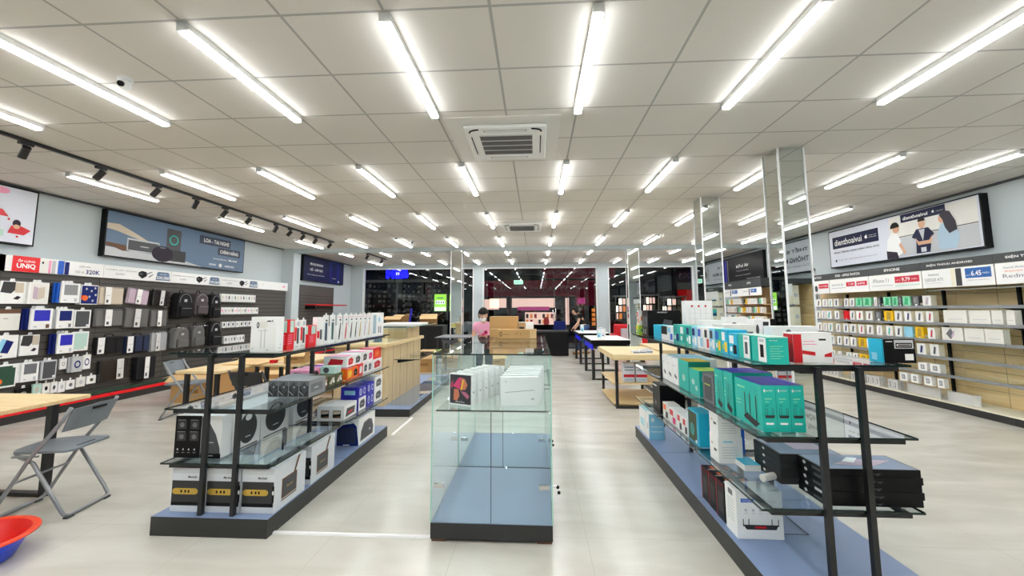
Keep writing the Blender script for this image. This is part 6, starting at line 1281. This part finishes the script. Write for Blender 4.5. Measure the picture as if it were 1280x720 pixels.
# ------------------------------------------------------------------ the night street outside
struct('street', MB().box(-16, 16, Y1+.2, 34, -.12, -.02, 'asphalt'))
struct('pavement', MB().box(-16, 16, Y1+.11, 17.6, -.1, .0, 'concrete'))
t = thing('shop_building', 'dark shop across the street with red sign boards and lit pink window', 'building', (0, 22, 0))
MB().box(-4.6, 7.2, .3, 4, 0, 6.5, 'night_wall').build('wall', t)
sb = MB().box(-3.3, 3.4, .1, .299, 2.1, 2.95, 'sign_red'); P = Pl(sb, (-3.3, .099, 2.1), (1, 0, 0), (0, 0, 1)); P.text('SỬA CHỮA LAPTOP', .9, .25, .35, 'sign_text', 2, w=4.6); sb.build('sign_board', t)
sb = MB().box(.4, 4.2, .1, .299, 3.05, 3.75, 'sign_red'); P = Pl(sb, (.4, .099, 3.05), (1, 0, 0), (0, 0, 1)); P.text('THỐNG CỬA HÀNG', .2, .2, .32, 'sign_text', 2, w=3.2, bold=.02); sb.build('sign_board', t)
w_ = MB().box(-2.9, 1.25, .2, .299, .5, 2.05, 'dark'); P = Pl(w_, (-2.9, .199, .5), (1, 0, 0), (0, 0, 1))
P.rect(.4, 1.0, 3.9, 1.5, 'shop_glow', 1); P.rect(0, .9, .9, 1.45, 'shop_glow', 1); P.rect(1.9, .85, 3.6, 1.05, 'shop_pink', 2); P.rect(1.3, .5, 1.6, 1.5, 'burgundy', 3)
P.rect(2.3, .1, 3.9, .75, 'shop_glow', 1)
for k in range(14):
    P.rect(2.35+(k % 7)*.22, .14+(k//7)*.3, 2.35+(k % 7)*.22+.13, .36+(k//7)*.3, ['shop_warm', 'shop_red', 'shop_glow', 'burgundy'][k % 4], 2)
P.rect(3.3, .1, 3.55, .5, 'shop_red', 3); w_.build('shop_window', t)
MB().box(1.55, 1.72, -.1, .19, .6, 2.0, 'shop_glow').build('lit_column', t)
m = MB().box(2.1, 3.4, .15, .299, 1.6, 2.1, 'sign_red'); P = Pl(m, (2.1, .149, 1.6), (1, 0, 0), (0, 0, 1)); P.rect(.1, .1, .5, .4, 'shop_pink', 1); m.build('side_sign', t)
m = MB().box(2.0, 4.9, .2, .299, .5, 1.5, 'dark'); P = Pl(m, (2.0, .199, .5), (1, 0, 0), (0, 0, 1))
for k in range(40): P.rect(.1+(k % 10)*.28, .05+(k//10)*.24, .28+(k % 10)*.28, .22+(k//10)*.24, ['shop_dim', 'shop_warm', 'burgundy', 'shop_dim', 'dark'][(k*7) % 5], 1)
m.build('stocked_window', t)
t = thing('shop_building', 'dim neighbouring shop with shelves of goods behind the blue neon sign', 'building', (-9, 22, 0)); MB().box(-4, 4.3, .3, 4, 0, 6.5, 'night_wall').build('wall', t)
m = MB().box(-2.5, 4.2, .2, .299, .4, 2.9, 'dark'); P = Pl(m, (-2.5, .199, .4), (1, 0, 0), (0, 0, 1))
random.seed(3)
for a in range(24):
    for b in range(9):
        if random.random() < .6: P.rect(.1+a*.275, .06+b*.27, .1+a*.275+random.uniform(.08, .2), .06+b*.27+random.uniform(.08, .2), random.choice(['shop_dim', 'shop_dim', 'dgrey', 'mgrey']), 1)
m.build('stocked_window', t)
MB().box(-1.5, 4.2, .15, .299, 2.91, 3.05, 'shop_dim').build('lit_strip', t)
t = thing('shop_building', 'corner shop outside with red laptop banner and warm lit stalls', 'building', (9, 22, 0)); MB().box(-1.7, 4, .3, 4, 0, 6.5, 'night_wall').build('wall', t)
m = MB().box(-1.6, .6, .1, .299, 1.7, 3.6, 'burgundy'); P = Pl(m, (-1.6, .099, 1.7), (1, 0, 0), (0, 0, 1)); P.rect(0, .72, 2.2, 1.08, 'shop_dim', 1); P.text('ĐỌC LAPTOP', .1, 1.25, .35, 'sign_text', 2, w=1.6); P.rect(0, 0, 2.2, .7, 'shop_red', 1); m.build('banner', t)
def stall(x, y, w, h, c, label):
    t = thing('street_stall', label, 'stall', (x, y, -.02), 0, 'lit stalls across the street'); MB().box(-w/2, w/2, 0, .5, 0, h*.42, 'dark').build('counter', t)
    MB().box(-w/2, w/2, -.05, .6, h, h+.06, 'lgrey').build('canopy', t); m = MB().box(-w/2+.05, w/2-.05, .45, .5, h*.42+.001, h-.001, 'dark'); P = Pl(m, (-w/2+.05, .449, h*.42), (1, 0, 0), (0, 0, 1), w-.1, h*.57)
    for k in range(12): P.rect(.05+(k % 4)*.24, .05+(k//4)*.32, .22+(k % 4)*.24, .3+(k//4)*.32, [c, 'shop_dim', 'bulb', c, 'dark'][(k*3) % 5] if k % 5 else 'shop_glow', 1)
    m.build('goods_wall', t)
    for sx in (-1, 1): MB().box(sx*(w/2-.03)-.025, sx*(w/2-.03)+.025, 0.001, .04, h*.42+.001, h-.001, 'lgrey').build('post', t)
stall(4.4, 21.0, .9, 2.05, 'shop_warm', 'stall glowing orange seen between window pier and mirror column'); stall(5.75, 21.0, .75, 2.1, 'shop_glow', 'small white kiosk outside seen above the black camera pack'); stall(6.75, 20.6, 1.1, 2.0, 'shop_dim', 'pale stall outside next to the red laptop banner')
# neon sign and green advertising screen
t = thing('neon_sign', 'bright blue neon letters hanging outside the corner window', 'sign', (-5.98, 16.1, 2.65)); m = MB(); P = Pl(m, (0, -.02, 0), (1, 0, 0), (0, 0, 1)); P.text('MEB', 0, 0, .38, 'neon_blue', 1, w=.92, bold=.06); P.rect(.42, .14, .46, .24, 'screen_white', 3); P.rect(.5, .14, .54, .24, 'screen_white', 3); m.build('letters', t)
MB().box(-.02, .95, 0, .04, -.03, .42, 'black').box(.44, .48, .0, .04, -2.66, -.031, 'black_metal').build('backing', t)
for k, (x, l) in enumerate(((-4.03, 'green advertising screen on a stand outside the window'), (-3.42, 'second green screen partly hidden by the mirrored column'))):
    t = thing('advertising_screen', l, 'screen', (x, 16.2, 0), 0, 'green street screens'); MB().box(-.02, .5, .0, .06, 1.32, 2.05, 'black').box(.2, .28, 0.01, .05, .0, 1.319, 'black').build('stand', t)
    m = MB().box(0, .48, -.006, -.0005, 1.35, 2.02, 'screen_green'); P = Pl(m, (0, -.0065, 1.35), (1, 0, 0), (0, 0, 1)); P.rect(.02, .02, .46, .16, 'screen_white', 1); P.rect(.05, .28, .42, .42, 'screen_white', 1)
    for q in range(4): P.rect(.07+q*.09, .3, .12+q*.09, .39, 'green', 2)
    P.rect(.1, .5, .35, .54, 'green', 1); m.build('display', t)
# hanging exit-like sign inside
t = thing('hanging_sign', 'small pale green sign hanging by the middle window', 'sign', (-.62, 14.6, 2.3)); m = MB().box(-.16, .16, -.015, .015, 0, .14, 'exit_green'); P = Pl(m, (-.16, -.0155, 0), (1, 0, 0), (0, 0, 1)); P.text('EXIT', .05, .04, .06, 'txt', 1, w=.2); m.build('sign_box', t)
MB().cyl((0, 0, .1405), (0, 0, ZC-2.3), .005, 'black', 6).build('rod', t)
# motorbike parked outside by the pier
t = thing('motorbike', 'black and white scooter parked outside behind the woman in pink', 'motorbike', (-2.50, 16.35, 0), R(160))
for y in (-.62, .62):
    w_ = MB(); w_.tube([(0, y+.24*math.cos(a), .27+.24*math.sin(a)) for a in [k*math.pi/12 for k in range(24)]], .045, 'black', 10, True); o = w_.build('wheel', t)
    MB().cyl((-.03, y, .27), (.03, y, .27), .12, 'steel', 16).build('hub', o)
f = MB().rbox(-.14, .14, .25, .5, .35, .95, 'white', .05, 3).rbox(-.19, .19, .42, .52, .55, .85, 'lgrey', .03, 2); f.build('front_fairing', t)
MB().rbox(-.14, .14, -.75, .05, .42, .74, 'black', .07, 3).build('tail_body', t); MB().rbox(-.13, .13, -.7, .1, .745, .82, 'char', .035, 3).build('seat', t); MB().rbox(-.14, .14, .0, .3, .25, .34, 'dgrey', .02, 2).build('footboard', t)
MB().tube([(-.36, .28, 1.06), (-.2, .34, 1.02), (0, .4, .98), (.2, .34, 1.02), (.36, .28, 1.06)], .016, 'black').build('handlebar', t); MB().tube([(0, .4, .96), (0, .62, .3)], .025, 'steel').build('fork', t)
MB().ball((0, .5, .88), (.08, .05, .07), 'lgrey').build('headlight', t)
for s in (-1, 1): MB().tube([(s*.25, .33, 1.05), (s*.3, .34, 1.2)], .007, 'black').ball((s*.31, .34, 1.24), (.06, .015, .045), 'dgrey').build('mirror', t)
MB().rbox(-.08, .08, .5, .78, .50, .56, 'black', .02, 2).build('mudguard', t)
MB().tube([(.13, -.2, .2), (.17, -.7, .32)], .035, 'steel').build('exhaust', t)
